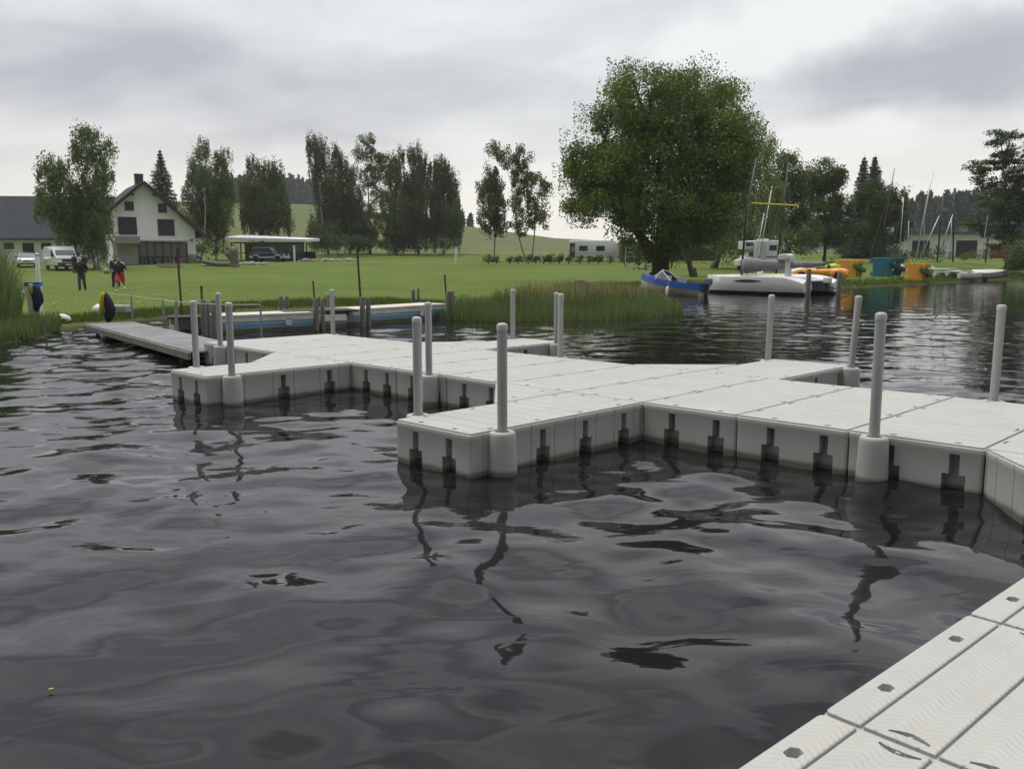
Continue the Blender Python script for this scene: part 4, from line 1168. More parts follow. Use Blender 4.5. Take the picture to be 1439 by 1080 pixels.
def panel_on(a, b, c, d, inset=.06, lift=.012, name='window', m=M_carglass, parent=None):
    """glass panel lifted off the quad a-b-c-d"""
    P = [Vector(q) for q in (a, b, c, d)]; cen = sum(P, Vector())/4
    n = (P[1]-P[0]).cross(P[3]-P[0]).normalized()
    Q = [q + (cen-q).normalized()*inset + n*lift for q in P]; B = [q - n*(lift+.01) for q in Q]
    mb = MB(); mb.add(Q+B, [(0,1,2,3),(7,6,5,4),(0,4,5,1),(1,5,6,2),(2,6,7,3),(3,7,4,0)])
    return mb.build(name, m, parent)

# --- white delivery van, nose towards the lake (local +x is the nose)
vg = G(87, 88)
va = thing('delivery_van', 'white high roofed panel van parked beside the annex facing the lake', 'van', vg, R(-50))
prof = [(-2.75,.45),(-2.8,1.2),(-2.72,2.05),(-2.45,2.3),(.95,2.32),(1.15,2.22),(1.75,1.45),(2.45,1.22),(2.62,.95),(2.66,.42)]
b = side_body(prof, .98); b.build('body', M_carwhite, va, smooth=True, autosm=35, bevel=.03)
f = MB(); f.box(2.58, 0, .55, .22, 1.9, .42); f.box(2.60,0,.93,.10,1.1,.26); f.build('bumper', M_plastic, va, bevel=.03)
panel_on((1.16,-.9,2.16),(1.16,.9,2.16),(1.8,.93,1.44),(1.8,-.93,1.44), .09, .03, 'windscreen', parent=va)
for s in (-1, 1):
    q = [(1.0,s*.99,2.0),(1.62,s*.99,1.42),(.35,s*.99,1.42),(.35,s*.99,2.0)]
    panel_on(*(q if s > 0 else q[::-1]), .05, .01, 'side_window', parent=va)
    f = MB(); f.box(2.50, s*.78, 1.03, .16, .34, .36); f.build('headlight', M_lamp, va, bevel=.03)
    f = MB(); f.box(1.45, s*1.12, 1.45, .1, .2, .36); f.build('mirror', M_plastic, va, bevel=.03)
    for x in (1.65,-1.75): wheel(va, x, s*.86, .34, .22)
f = MB(); f.box(2.70, 0, .56, .02, .5, .12); f.build('number_plate', M_plate, va)
f = MB(); f.ell((2.655,0,1.0),(.012,.11,.05)); f.build('badge', mat('blue_badge',(.02,.04,.14),.3,.1,8), va)
f = MB(); f.box(2.58,0,1.16,.1,1.2,.05); f.build('grille_bar', M_silver, va)

# --- white car
cg = G(38, 94)
ca = thing('parked_car', 'white saloon car parked at the annex with its nose to the lake', 'car', cg, R(-60))
prof = [(-2.2,.3),(-2.22,.75),(-2.1,.98),(-1.2,1.02),(.9,.98),(1.9,.82),(2.15,.66),(2.2,.3)]
side_body(prof, .88).build('body', M_carwhite, ca, smooth=True, autosm=35, bevel=.04)
f = MB(); cabin(f, (-1.75,1.0,.98),(-1.1,.15,1.44),.82,.62); f.build('cabin', M_carwhite, ca, bevel=.05)
panel_on((1.0,-.82,.98),(1.0,.82,.98),(.15,.62,1.44),(.15,-.62,1.44), .07, .015, 'windscreen', parent=ca)
for s in (-1, 1):
    q = [(-1.6,s*.82,1.0),(.9,s*.82,1.0),(.1,s*.62,1.43),(-1.0,s*.62,1.43)]
    panel_on(*(q if s < 0 else q[::-1]), .06, .02, 'side_window', parent=ca)
    f = MB(); f.box(2.08,s*.64,.70,.16,.38,.14); f.build('headlight', M_lamp, ca, bevel=.03)
    f = MB(); f.box(.75,s*.98,1.0,.12,.18,.14); f.build('mirror', M_plastic, ca, bevel=.02)
    for x in (1.35,-1.35): wheel(ca, x, s*.78, .31, .2)
f = MB(); f.box(2.19,0,.66,.06,.75,.1); f.build('grille', M_plastic, ca)
f = MB(); f.box(2.18,0,.34,.1,1.4,.13); f.build('air_intake', M_plastic, ca)
f = MB(); f.box(2.23,0,.47,.02,.5,.1); f.build('number_plate', M_plate, ca)

# --- dark off-roader with silver trim, seen from its side, nose to the right
sg = G(379, 110)
su = thing('offroad_car', 'dark green off-road car with silver wheel arches in front of the pavilion', 'car', sg, R(-9))
prof = [(-2.25,.5),(-2.28,.95),(-2.2,1.08),(.75,1.08),(1.95,1.0),(2.2,.85),(2.22,.45)]
side_body(prof, .86).build('body', M_cargreen, su, smooth=True, autosm=35, bevel=.03)
f = MB(); cabin(f, (-2.1,1.0,1.06),(-1.75,.25,1.75),.82,.68); f.build('cabin', M_cargreen, su, bevel=.05)
for s in (-1,1):
    for (a0,b0,a1,b1) in ((-2.0,-1.15,-1.7,-1.15),(-1.05,-.15,-1.05,-.15),(-.05,.85,-.05,.22)):
        q = [(a0,s*.82,1.1),(b0,s*.82,1.1),(b1,s*.69,1.7),(a1,s*.69,1.7)]
        panel_on(*(q if s < 0 else q[::-1]), .05, .02, 'side_window', parent=su)
    f = MB()
    for x in (1.4,-1.4):
        pts = [(x+math.cos(a)*.47, s*.88, .36+math.sin(a)*.47) for a in [math.pi*k/10 for k in range(11)]]
        f.tube(pts, .065, 6)
    f.box(0,s*.88,.55,1.9,.05,.2); f.box(2.0,s*.86,.6,.35,.05,.3); f.box(-2.05,s*.86,.6,.35,.05,.3)
    f.build('wheel_arch_trim', M_silver, su)
    f = MB(); f.box(2.2,s*.62,.86,.08,.28,.18); f.build('headlight', M_lamp, su)
    for x in (1.4,-1.4): wheel(su, x, s*.76, .36, .24)
panel_on((1.0,-.82,1.06),(1.0,.82,1.06),(.25,.68,1.75),(.25,-.68,1.75), .07, .015, 'windscreen', parent=su)
f = MB(); f.box(2.24,0,.55,.16,1.7,.26); f.build('bumper', M_silver, su, bevel=.03)

# --- orange roadster on the right bank (nose to the left)
og = G(1153, 66.5)
orr = thing('roadster_car', 'small orange open kit roadster with round wings on the right bank', 'car', og, R(180-24))
f = MB()
def ring_body(x, w, z0, z1, k=12):
    out = []
    for i in range(k):
        a = 2*math.pi*i/k; c, s = math.cos(a), math.sin(a)
        e = .55
        out.append((x, w*abs(c)**e*(1 if c >= 0 else -1), (z0+z1)/2 + (z1-z0)/2*abs(s)**e*(1 if s >= 0 else -1)))
    return out
f.loft([ring_body(x, w, a, c) for x, w, a, c in ((-1.95,.30,.42,.62),(-1.85,.55,.32,.76),(-1.4,.72,.24,.86),(-.7,.74,.2,.84),(0,.70,.2,.82),(.7,.62,.22,.84),(1.3,.52,.26,.80),(1.75,.40,.3,.66),(1.9,.22,.38,.55))])
f.build('body', M_carorange, orr, smooth=True)
for s in (-1,1):
    for x, l in ((1.28,.62),(-1.28,.66)):
        f = MB(); f.ell((x, s*.66, .40), (l,.20,.42), 16, 8); f.build('wing', M_carorange, orr, smooth=True)
        wheel(orr, x, s*.76, .30, .24)
    f = MB(); f.ell((1.72,s*.5,.6),(.10,.09,.09)); f.build('headlight', M_lamp, orr, smooth=True)
f = MB(); f.box(-.25,0,.83,1.0,1.0,.04); f.build('cockpit', M_plastic, orr)
f = MB(); f.box(-.55,.28,.92,.16,.4,.34); f.box(-.55,-.28,.92,.16,.4,.34); f.build('seat', mat('dark_seat',(.05,.04,.035),.7,.1,6), orr, bevel=.03)
f = MB(); f.tube([(.32,-.6,.82),(.12,-.55,1.10),(.12,.55,1.10),(.32,.6,.82)], .02, 6); fo = f.build('windscreen', M_silver, orr)
f = MB(); f.add([(.30,-.57,.83),(.30,.57,.83),(.125,.53,1.09),(.125,-.53,1.09),(.31,-.57,.83),(.31,.57,.83),(.135,.53,1.09),(.135,-.53,1.09)],[(0,1,2,3),(7,6,5,4),(0,4,5,1),(1,5,6,2),(2,6,7,3),(3,7,4,0)]); f.build('pane', glass_mat('windscreen_glass',(.12,.13,.13)), fo)

# --- caravan under the willow
kg = G(833, 112)
kv = thing('caravan', 'white touring caravan with dark windows half under the willow branches', 'caravan', kg, R(-4))
prof = [(-3.0,.45),(-3.1,1.2),(-3.05,2.35),(-2.75,2.6),(2.6,2.6),(2.95,2.1),(3.1,1.1),(2.95,.45)]
side_body(prof, 1.1).build('body', M_carwhite, kv, smooth=True, autosm=35, bevel=.03)
for x, w, h, z in ((-1.2,1.05,.62,1.6),(.9,1.05,.62,1.6)):
    f = MB(); f.box(x,-1.12,z,w,.05,h); f.build('window', M_carglass, kv, bevel=.03)
f = MB(); f.box(-2.55,-1.115,1.35,.62,.04,1.75); dd = f.build('door', M_plastic, kv); f = MB(); f.box(-2.5,-1.15,1.45,.36,.03,.7); f.build('poster', mat('red_white_sticker',(.45,.2,.2),.5,.4,9), dd)
f = MB(); f.box(0,-1.115,1.02,5.6,.03,.05); f.build('trim_strip', M_silver, kv)
for s in (-1,1): wheel(kv, .2, s*.95, .32, .2)
f = MB(); f.tube([(3.0,0,.5),(4.1,0,.5)], .05, 8); f.build('drawbar', M_plastic, kv)

# --- motor caravan with over-cab bunk behind the catamaran
mg = G(1066, 86)
mv = thing('camper_van', 'white and grey camper with over-cab bunk standing behind the catamaran', 'camper', mg, R(4))
prof = [(-.9,.5),(-.9,2.75),(-.75,2.9),(1.55,2.9),(1.65,2.7),(1.65,.5)]
side_body(prof, 1.05, y_round=.05).build('body', M_carwhite, mv, smooth=True, autosm=35)
f = MB(); f.prism([(-2.2,.5),(-2.25,1.0),(-1.7,1.25),(-1.2,1.85),(-.9,1.9),(-.9,.5)], lambda p:(p[0],-.85,p[1]), lambda p:(p[0],.85,p[1])); f.build('cab', M_carwhite, mv, bevel=.04)
f = MB(); f.box(-1.35,0,2.45,.9,2.0,.8); f.build('bunk', M_carwhite, mv, bevel=.08)
for (x,z,w,h) in ((-1.32,2.52,.72,.32),(-1.05,1.62,.5,.42),(.95,2.2,.72,.5)):
    f = MB(); f.box(x,-1.07 if x > -.9 else (-1.02 if z > 2 else -.87),z,w,.06,h); f.build('window', M_carglass, mv, bevel=.02)
f = MB(); f.box(.0,-1.065,1.75,.62,.04,1.9); f.build('door', mat('pale_blue_grey_panel',(.5,.54,.57),.4,.05,3), mv)
f = MB(); f.box(.5,-1.07,1.35,2.0,.02,.12); f.build('stripe', mat('blue_stripe',(.08,.16,.3),.4,.1,5), mv)
f = MB(); f.box(.3,0,2.98,.9,.8,.14); f.build('roof_vent', M_carwhite, mv, bevel=.04)
for s in (-1,1):
    for x in (-1.5,1.0): wheel(mv, x, s*.85, .33, .2)
# covered blue trailer load under the willow
tg = G(935, 108)
tr_ = thing('boat_trailer', 'bright blue covered boat on a trailer in the willow shade', 'trailer', tg, R(3))
f = MB(); f.loft([[(x, y*w, .55+zz*h) for y, zz in ((-1,0),(-1.05,.5),(-.7,1),(.7,1),(1.05,.5),(1,0),(.4,-.5),(-.4,-.5))] for x, w, h in ((-2.1,.5,.5),(-1.6,.8,.8),(0,.85,.95),(1.5,.7,.8),(2.2,.2,.45))]); f.build('tarpaulin', mat('bright_blue_tarp',(.015,.10,.38),.5,.15,3), tr_, smooth=True)
for s in (-1,1): wheel(tr_, -.3, s*.8, .28, .16)
f = MB(); f.tube([(-1.8,0,.4),(2.9,0,.4)], .05, 8); f.box(0,0,.36,.1,1.5,.1); f.build('frame', M_silver, tr_)
# ------------------------------------------------------------------ boats
M_gel = mat('white_gelcoat', (.70,.70,.66), .3, .06, 1.5, dirt=(.5,.48,.40), dirt_amt=.35, coat=.3)
M_antifoul = mat('dark_antifouling', (.035,.033,.030), .7, .3, 3)
M_blue = mat('blue_boat_paint', (.02,.10,.42), .35, .1, 2, coat=.3)
M_cream = mat('cream_hull', (.55,.50,.42), .4, .12, 2, dirt=(.30,.26,.2), dirt_amt=.4)
M_dmast = mat('dark_anodised_mast', (.045,.045,.05), .4, .15, 3)
M_lmast = mat('light_aluminium_mast', (.52,.53,.54), .35, .1, 3, metal=.5)
M_tarp = mat('grey_sail_cover', (.25,.24,.255), .9, .15, 2, bump=.5, bscale=6)
M_rope = mat('pale_rope', (.45,.43,.38), .9, .15, 10)
M_wood = mat('weathered_grey_timber', (.19,.175,.155), .9, .3, 3, bump=.6, bscale=20, stretch=(5,5,.8))
M_wire = mat('steel_wire', (.30,.31,.32), .4, .1, 5, metal=.6)

def hull_rings(Lh, B, D, n=12, bow_full=.5, rock=.12, stern_w=.8, bow_rise=.1):
    """rings along +x (bow); y beam, z from keel; returns rings of 9 points, keel at z=0 amidships, sheer at D"""
    rings = []
    for i in range(n+1):
        t = i/n; x = -Lh/2 + Lh*t
        w = B/2*(stern_w + (1-stern_w)*min(1, t*2.5)) * (1 if t < bow_full else max(.03, 1-((t-bow_full)/(1-bow_full))**2.0))
        zk = rock*D*max(0, (t-.55)/.45)**2 * 3
        zk = min(zk, D*.75)
        zs = D + bow_rise*t*t
        ring = []
        for k, (yy, zz) in enumerate(((-1,1),(-.97,.6),(-.8,.25),(-.42,.05),(0,0),(.42,.05),(.8,.25),(.97,.6),(1,1))):
            ring.append((x, yy*w, zk + (zs-zk)*zz))
        rings.append(ring)
    return rings
def slender_hull(parent, Lh, B, D, y, x=0, z=0, m=M_gel, name='hull', under=M_antifoul, zl=.18, bow_full=.45):
    rings = [[(p[0]+x, p[1]+y, p[2]+z) for p in r] for r in hull_rings(Lh, B, D, 14, bow_full, .05, .82, .06)]
    f = MB(); f.loft(rings); o = f.build(name, m, parent, smooth=True, autosm=35)
    if under:
        f = MB(); rr = []
        for r in rings:
            lo = r[4][2]
            rr.append([(p[0], y+(p[1]-y)*1.006, min(p[2], z+zl)) for p in r])
        f.loft(rr); f.build('bottom_paint', under, o)
    return o

# --- blue motorboat at the bank, bow up on the shore
A, B_ = Vector((9.62, 45.5, 0)), Vector((6.95, 47.3, 0))
mb_ = thing('motorboat', 'blue and cream open motorboat with windscreen and outboard, bow on the bank', 'boat', ((A.x+B_.x)/2, (A.y+B_.y)/2, -.10), math.atan2(B_.y-A.y, B_.x-A.x))
Lm = 4.3
mb_.rotation_euler = (R(3), R(-4), mb_.rotation_euler.z); mb_.scale = (.82, .85, 1.0)
rings = hull_rings(Lm, 1.85, .78, 14, .35, .10, .92, .28)
f = MB(); f.loft(rings, caps=True, closed=False); 
low = [[(p[0], p[1], min(p[2], r[4][2]+(r[0][2]-r[4][2])*.66)) for p in r] for r in rings]
f = MB(); f.loft(low); f.build('hull', M_cream, mb_, smooth=True, autosm=40)
f = MB()
for s in (-1, 1):
    rr = []
    for r in rings:
        e = r[0] if s < 0 else r[8]; h = e[2]-r[4][2]
        zb = r[4][2]+h*.64
        rr.append([(e[0], e[1]*1.03, zb), (e[0], e[1]*1.05, e[2]+.02), (e[0], e[1]*.86, e[2]+.02), (e[0], e[1]*.84, zb)])
    f.loft(rr)
f.box(-Lm/2+.05, 0, .62, .1, 1.5, .42)
f.build('gunwale', M_blue, mb_)
f = MB(); rr = []
for r in rings[9:]:
    e0, e1 = r[0], r[8]; rr.append([(e0[0], e0[1]*1.0, e0[2]), (e0[0], 0, e0[2]+.07), (e1[0], e1[1]*1.0, e1[2]), (e0[0], 0, e0[2]-.08)])
f.loft(rr); f.build('foredeck', M_blue, mb_)
f = MB(); f.tube([(-.25,-.86,.84),(.55,-.46,1.34),(.75,0,1.38),(.55,.46,1.34),(-.25,.86,.84)], .022, 6)
f.tube([(.85,-.80,.86),(.55,-.46,1.34)], .02, 6); f.tube([(.85,.80,.86),(.55,.46,1.34)], .02, 6); f.tube([(1.35,0,.97),(.75,0,1.38)], .02, 6)
fo = f.build('windscreen', mat('white_frame',(.72,.72,.70),.35,.05,4), mb_)
f = MB()
for s in (-1,1):
    q = [(.86,s*.79,.87),(1.34,s*.02,.98),(.76,s*.02,1.36),(.57,s*.45,1.32)]; f.add(q+[(x-.01,y,z) for x,y,z in q], [(0,1,2,3),(7,6,5,4)]); q = [(-.2,s*.85,.86),(.84,s*.80,.88),(.56,s*.465,1.32)]; f.add(q+[(x,y-s*.01,z) for x,y,z in q], [(0,1,2),(5,4,3)])
f.build('pane', glass_mat('tinted_acrylic',(.05,.055,.06)), fo)
f = MB()
for x, y in ((-.35,.42),(-.35,-.42),(.3,.42)):
    f.box(x,y,.58,.5,.46,.14); f.box(x-.27,y,.85,.14,.46,.5)
f.build('seat', mat('grey_vinyl_seat',(.32,.32,.33),.6,.1,5), mb_, bevel=.05)
f = MB(); f.box(-Lm/2-.22,0,.98,.52,.34,.36); f.box(-Lm/2-.10,0,1.0,.3,.30,.2); om = f.build('outboard_motor', mat('grey_outboard_cowl',(.16,.165,.17),.35,.15,4), mb_, bevel=.08)
f = MB(); f.box(-Lm/2-.18,0,.42,.2,.14,.95); f.tube([(-Lm/2-.1,0,.02),(-Lm/2-.55,0,.0)],[.08,.04],8); f.build('shaft', M_plastic, om)
f = MB(); f.tube([(-.2,.98,.80),(-.2,1.03,.62),(-.2,1.04,.55)], .012, 5); fr_ = f.build('fender_line', M_rope, mb_)
f = MB(); f.lathe([(.02,.0),(.09,.05),(.10,.2),(.10,.42),(.07,.5),(.02,.55)], 12, Matrix.Translation((-.2,1.06,.02))); f.build('fender', mat('white_vinyl_fender',(.72,.70,.66),.4,.05,5), mb_, smooth=True)

# --- white sailing catamaran moored at the bank
bow, stn = Vector((11.25, 51.2, 0)), Vector((15.35, 46.25, 0))
Lc = (bow-stn).length; hd = math.atan2(bow.y-stn.y, bow.x-stn.x)
rt = Vector((math.sin(hd), -math.cos(hd), 0)); mid = (bow+stn)/2 + rt*1.45
cat_ = thing('catamaran', 'large white sailing catamaran with dark mast and grey covered boom moored at the bank', 'sailboat', (mid.x, mid.y, -.22), hd)
ci_ = cat_.matrix_basis.inverted()
def MT(p): return ci_ @ p
for y in (1.45, -1.45):
    rings = []
    for i in range(17):
        t = i/16; x = -Lc/2 + Lc*t
        w = .52*(.78+.22*min(1,t*3))*(1 if t < .5 else max(.07, 1-((t-.5)/.5)**2.2*.93))
        top = 1.22 - .02*t - .30*max(0, (.22-t)/.22)**1.6 + .03*math.sin(t*3)
        ring = [(x, y-w*.55, top+.02), (x, y-w*.95, top-.10), (x, y-w, top*.62), (x, y-w*.72, .28), (x, y, .0), (x, y+w*.72, .28), (x, y+w, top*.62), (x, y+w*.95, top-.10), (x, y+w*.55, top+.02)]
        rings.append(ring)
    f = MB(); f.loft(rings); h = f.build('hull', M_gel, cat_, smooth=True, autosm=42)
    f = MB(); f.loft([[(p[0]*1.001, y+(p[1]-y)*1.01, min(p[2], .37)) for p in r] for r in rings]); f.build('bottom_paint', M_antifoul, h)
    s = 1 if y > 0 else -1
    f = MB()
    pts = []
    for i in range(13):
        t = -1+i/6; pts.append((.15+t*.95, .10*(1-abs(t)**1.6)))
    f.prism([(a, .93+b*.7) for a, b in pts] + [(a, .93-b) for a, b in pts[::-1][1:-1]], lambda p:(p[0], y+s*.505, p[1]), lambda p:(p[0], y+s*.527, p[1])); f.build('side_window', M_carglass, h)
    f = MB(); 
    for k in range(4): f.box(Lc/2-.42-.1*k, y+s*.13+s*.030*k, 1.02, .06, .02, .05+.02*(k%2))
    f.build('bow_lettering', M_plastic, h)
f = MB(); f.box(-.1,0,1.06,3.5,2.3,.20); f.box(-2.3,0,.98,1.1,2.2,.10); f.build('bridge_deck', M_gel, cat_, bevel=.04)
f = MB(); 
for k in range(9): f.tube([(-2.9,-1.2+.3*k,.86),(-.2,-1.2+.3*k,1.19)], .01, 4)
f.tube([(-2.95,-1.45,.95),(-2.95,1.45,.95)], .05, 8); f.tube([(1.7,-1.45,1.2),(1.7,1.45,1.2)], .06, 8); f.build('crossbeam', M_lmast, cat_)
f = MB(); f.box(.35,.55,1.5,.30,.18,.8); f.build('boom_support', M_gel, cat_, bevel=.03); f = MB(); c_ = MT(W(1108,374,47)); f.box(c_.x,c_.y,1.62,.30,.2,1.1); f.build('boom_support', M_gel, cat_, bevel=.03)
mbase = MT(W(1042,386,49.0))
f = MB(); f.tube([mbase, MT(W(1049,295,49.2)), MT(W(1063,222,49.5))], [.062,.058,.04], 10); mst = f.build('mast', M_dmast, cat_, smooth=True)
f = MB(); top = MT(W(1061,232,49.45))
for e in ((Lc/2-.1,1.4,1.2),(Lc/2-.1,-1.4,1.2),(-.4,1.9,1.2),(-.4,-1.9,1.2)): f.tube([top, e], .008, 4)
f.build('stay', M_wire, mst)
f = MB(); bo0, bo1 = MT(W(1044,373.5,48.9)), MT(W(1160,370,45.6)); rr = []
for i in range(23):
    t = i/22; p = bo0.lerp(bo1, t); r = (.30*(1-t)**1.3+.12)*(.92+.05*math.sin(t*17)+.06*math.sin(t*41)); 
    if i == 0: r *= .8
    rr.append([(p.x+.0, p.y+math.cos(a)*r*.38, p.z-.02+math.sin(a)*r*(1+.10*math.sin(a*3+t*23))+(.10*(1-t)**3 if math.sin(a) > .5 else 0)) for a in [2*math.pi*k/10 for k in range(10)]])
f.loft(rr); f.build('boom_cover', M_tarp, cat_, smooth=True)
f = MB(); c_ = MT(W(1104,361,47.2)); f.prism([(-.40,-.14),(.40,-.14),(.36,.10),(.20,.17),(-.30,.12)], lambda p:(c_.x-p[0], c_.y-.26, c_.z+p[1]), lambda p:(c_.x-p[0], c_.y+.26, c_.z+p[1])); f.build('folded_canvas', mat('white_canvas',(.62,.61,.58),.8,.08,4), cat_, bevel=.05)
f = MB(); f.box(-Lc/2-.05,-.35,.98,.42,.3,.36); om = f.build('outboard_motor', M_gel, cat_, bevel=.08)
f = MB(); f.box(-Lc/2-.05,-.35,.66,.16,.12,.5); f.tube([(-Lc/2+.1,-.35,.75),(-Lc/2-.9,-.9,.30)], .03, 6); f.build('shaft', M_plastic, om)
# mooring stakes of the catamaran
def stake(label, px, py, top_py, w, name='mooring_stake', Y=None, lean=0, group=None, m=M_wood, depth=.8):
    p = WZ(px, py, 0) if Y is None else W(px, py, Y)
    h = W(px, top_py, p.y).z
    t = thing(name, label, 'post', (p.x, p.y, 0), R(20), group)
    f = MB(); f.tube([(0,0,-depth),(lean*.5*h,0,h*.5),(lean*h,0,h)], [w,w*.97,w*.9], 9); f.build('post', m, t, smooth=True, autosm=50, bevel=.01)
    return t
SGp = 'timber stakes at the catamaran stern'
stake('left of the two timber stakes holding the catamaran stern',1135,419,378,.125,group=SGp)
stake('right of the two timber stakes holding the catamaran stern',1178,417,382,.12,group=SGp)

# --- lone mast and yellow spar behind the catamaran
def mast_thing(label, px, py, Y, tpx, tpy, r, m, name='sail_mast', spreader=True):
    a, b = G(px, Y), W(tpx, tpy, Y+.3)
    t = thing(name, label, 'mast', a)
    f = MB(); d = b-a; f.tube([(0,0,-.1), d*.5, d], [r, r*.95, r*.6], 10); o = f.build('spar', m, t, smooth=True)
    f = MB()
    for s in (-1,1): f.tube([d*.93, (s*1.1,.5*s,.5)], .009, 4)
    f.build('stay', M_wire, t)
    return t
mast_thing('tall dark mast rising in front of the trees right of the camper',1090,372,72,1108,228,.085,M_dmast)
mast_thing('thin white aluminium mast, one of the pair above the camper roof, standing steeper',1063,370,79,1085,262,.05,M_lmast)
mast_thing('thin white pole leaning behind the camper roof, lower one of the pair',1058,370,80,1074,300,.05,M_lmast)
ya, yb = W(1056,285.5,55), W(1122,289,56.5)
yt = thing('yellow_spar', 'thin bright yellow spar hanging level between the catamaran mast and the tall dark mast', 'pole', ya)
f = MB(); f.tube([(0,0,0), yb-ya], .055, 8); f.build('spar', mat('yellow_pole',(.55,.52,.03),.45,.08,4), yt)
f = MB(); f.tube([(yb-ya)*.8+Vector((0,0,.9)), (yb-ya)*.8], .01, 4); f.tube([(yb-ya)*.78, (yb-ya)*.78+Vector((-.4,0,-3.4))], .012, 4); f.tube([(yb-ya)*.1+Vector((0,0,.6)),(yb-ya)*.1], .01, 4); f.build('halyard', M_wire, yt)

# --- pedal boats tipped on edge on the grass
def pedalo(label, px, Y, wpx, hpx, rz, c_hull, c_seat, c_acc, tilt=-68):
    g = G(px, Y); m = Y/F*1.0097
    t = thing('pedal_boat', label, 'pedal boat', (g.x, g.y, g.z), rz, 'pedal boats tipped on edge on the right bank')
    Wd, Hh = wpx*m, hpx*m
    # flat bottom turned to the lake, pontoons, seats and pedal box behind it
    f = MB(); f.prism([(-.5*Wd,0),(.5*Wd,0),(.44*Wd,Hh),(-.40*Wd,Hh)], lambda p:(p[0], -.1+.34*p[1]/Hh, p[1]), lambda p:(p[0], .05+.34*p[1]/Hh, p[1])); f.build('hull', c_hull, t, bevel=.04)
    f = MB()
    for z in (.16, .84): f.prism([(-.45*Wd,z*Hh-.16),(.62*Wd,z*Hh-.16),(.78*Wd,z*Hh+.02),(.62*Wd,z*Hh+.16),(-.45*Wd,z*Hh+.16)], lambda p:(p[0], .1+.34*z, p[1]), lambda p:(p[0], .55+.34*z, p[1]))
    f.build('float', c_hull, t, bevel=.04)
    f = MB(); f.prism([(.34*Wd,.74*Hh),(1.05*Wd,.46*Hh),(1.0*Wd,.24*Hh),(.36*Wd,.54*Hh)], lambda p:(p[0],-.25,p[1]), lambda p:(p[0],.5,p[1])); f.build('seat', c_seat, t, bevel=.03)
    f = MB(); f.prism([(.5*Wd,.30*Hh),(.95*Wd,.30*Hh),(.86*Wd,.02*Hh),(.62*Wd,.06*Hh)], lambda p:(p[0],.0,p[1]), lambda p:(p[0],.4,p[1])); f.bar((.72*Wd,.2,.28*Hh),(.85*Wd,.3,.80*Hh),.2*Wd,.3); f.box(.85*Wd,.3,.86*Hh,.4*Wd,.5,.22*Hh); f.build('pedal_box', c_acc, t, bevel=.03)
    f = MB(); f.tube([(.6*Wd,.1,.5*Hh),(.7*Wd,-.1,.28*Hh),(.78*Wd,-.1,.12*Hh)], .03, 6); f.lathe([(.05,-.18),(.18,-.1),(.18,.1),(.05,.18)], 12, Matrix.Translation((.75*Wd,.1,.62*Hh)) @ Matrix.Rotation(1.57,4,'X')); f.build('paddle_shaft', M_plastic, t)
    return t
M_or = mat('orange_plastic', (.66,.30,.02), .5, .08, 2, dirt=(.45,.22,.04), dirt_amt=.4)
M_gr = mat('green_plastic', (.035,.16,.05), .5, .12, 2)
M_te = mat('teal_plastic', (.006,.13,.16), .5, .12, 2, dirt=(.01,.08,.10), dirt_amt=.4)
M_td = mat('dark_teal_plastic', (.008,.07,.10), .5, .15, 3)
pedalo('orange and green pedal boat tipped on edge right behind the orange roadster',1191,71,24,24,R(8),M_or,M_gr,M_or)
pedalo('teal blue pedal boat tipped on edge between the two orange ones',1240,72.5,30,26,R(6),M_te,M_td,M_td)
pedalo('orange and green pedal boat tipped on edge nearest the water, right of the teal one',1285,70,22,25,R(4),M_or,M_gr,M_or)
# upturned kayak and lying hulls
def kayak(label, px, Y, wpx, rz, m, z=0, sc=1, name='kayak', catn='kayak'):
    g = G(px, Y); t = thing(name, label, catn, (g.x, g.y, g.z+z), rz)
    Lk = wpx*Y/F; rr = []
    for i in range(13):
        u = i/12; w = .36*sc*max(.04, math.sin(math.pi*min(max(u,.02),.98)))**.6; h = .32*sc*max(.1, math.sin(math.pi*u))**.5
        rr.append([(-Lk/2+Lk*u, w*math.cos(a), max(0,h*math.sin(a))+.0) for a in [math.pi*k/8 for k in range(9)]])
    f = MB(); f.loft(rr); f.build('hull', m, t, smooth=True, autosm=50)
    f = MB(); f.tube([(-Lk/2+.02,0,.05*sc),(0,0,.335*sc),(Lk/2-.02,0,.05*sc)], .02*sc, 6); f.build('keel_strip', m, t)
    return t
kayak('upturned bright yellow kayak lying on a rack behind the orange roadster',1181,76,44,R(-4),mat('lime_yellow_plastic',(.55,.58,.03),.4,.06,3),z=.65,sc=1.1)
rk = thing('boat_rack','low dark timber rack carrying the yellow kayak','rack',G(1181,76)); f = MB()
for x in (-.9,.9):
    f.box(x,-.35,.3,.08,.08,.7); f.box(x,.35,.3,.08,.08,.7); f.box(x,0,.62,.08,.9,.06)
f.build('frame', M_wood, rk)
kayak('white upturned sailing dinghy hull on the grass left of the yellow kayak',1125,80,40,R(6),M_gel,z=.0,sc=1.5,name='upturned_dinghy',catn='dinghy')
kayak('long pale blue and white surf hull lying behind the teal pedal boat',1262,80,50,R(2),mat('pale_aqua_hull',(.42,.60,.60),.4,.1,3),z=.5,sc=.8,name='beached_hull',catn='hull')
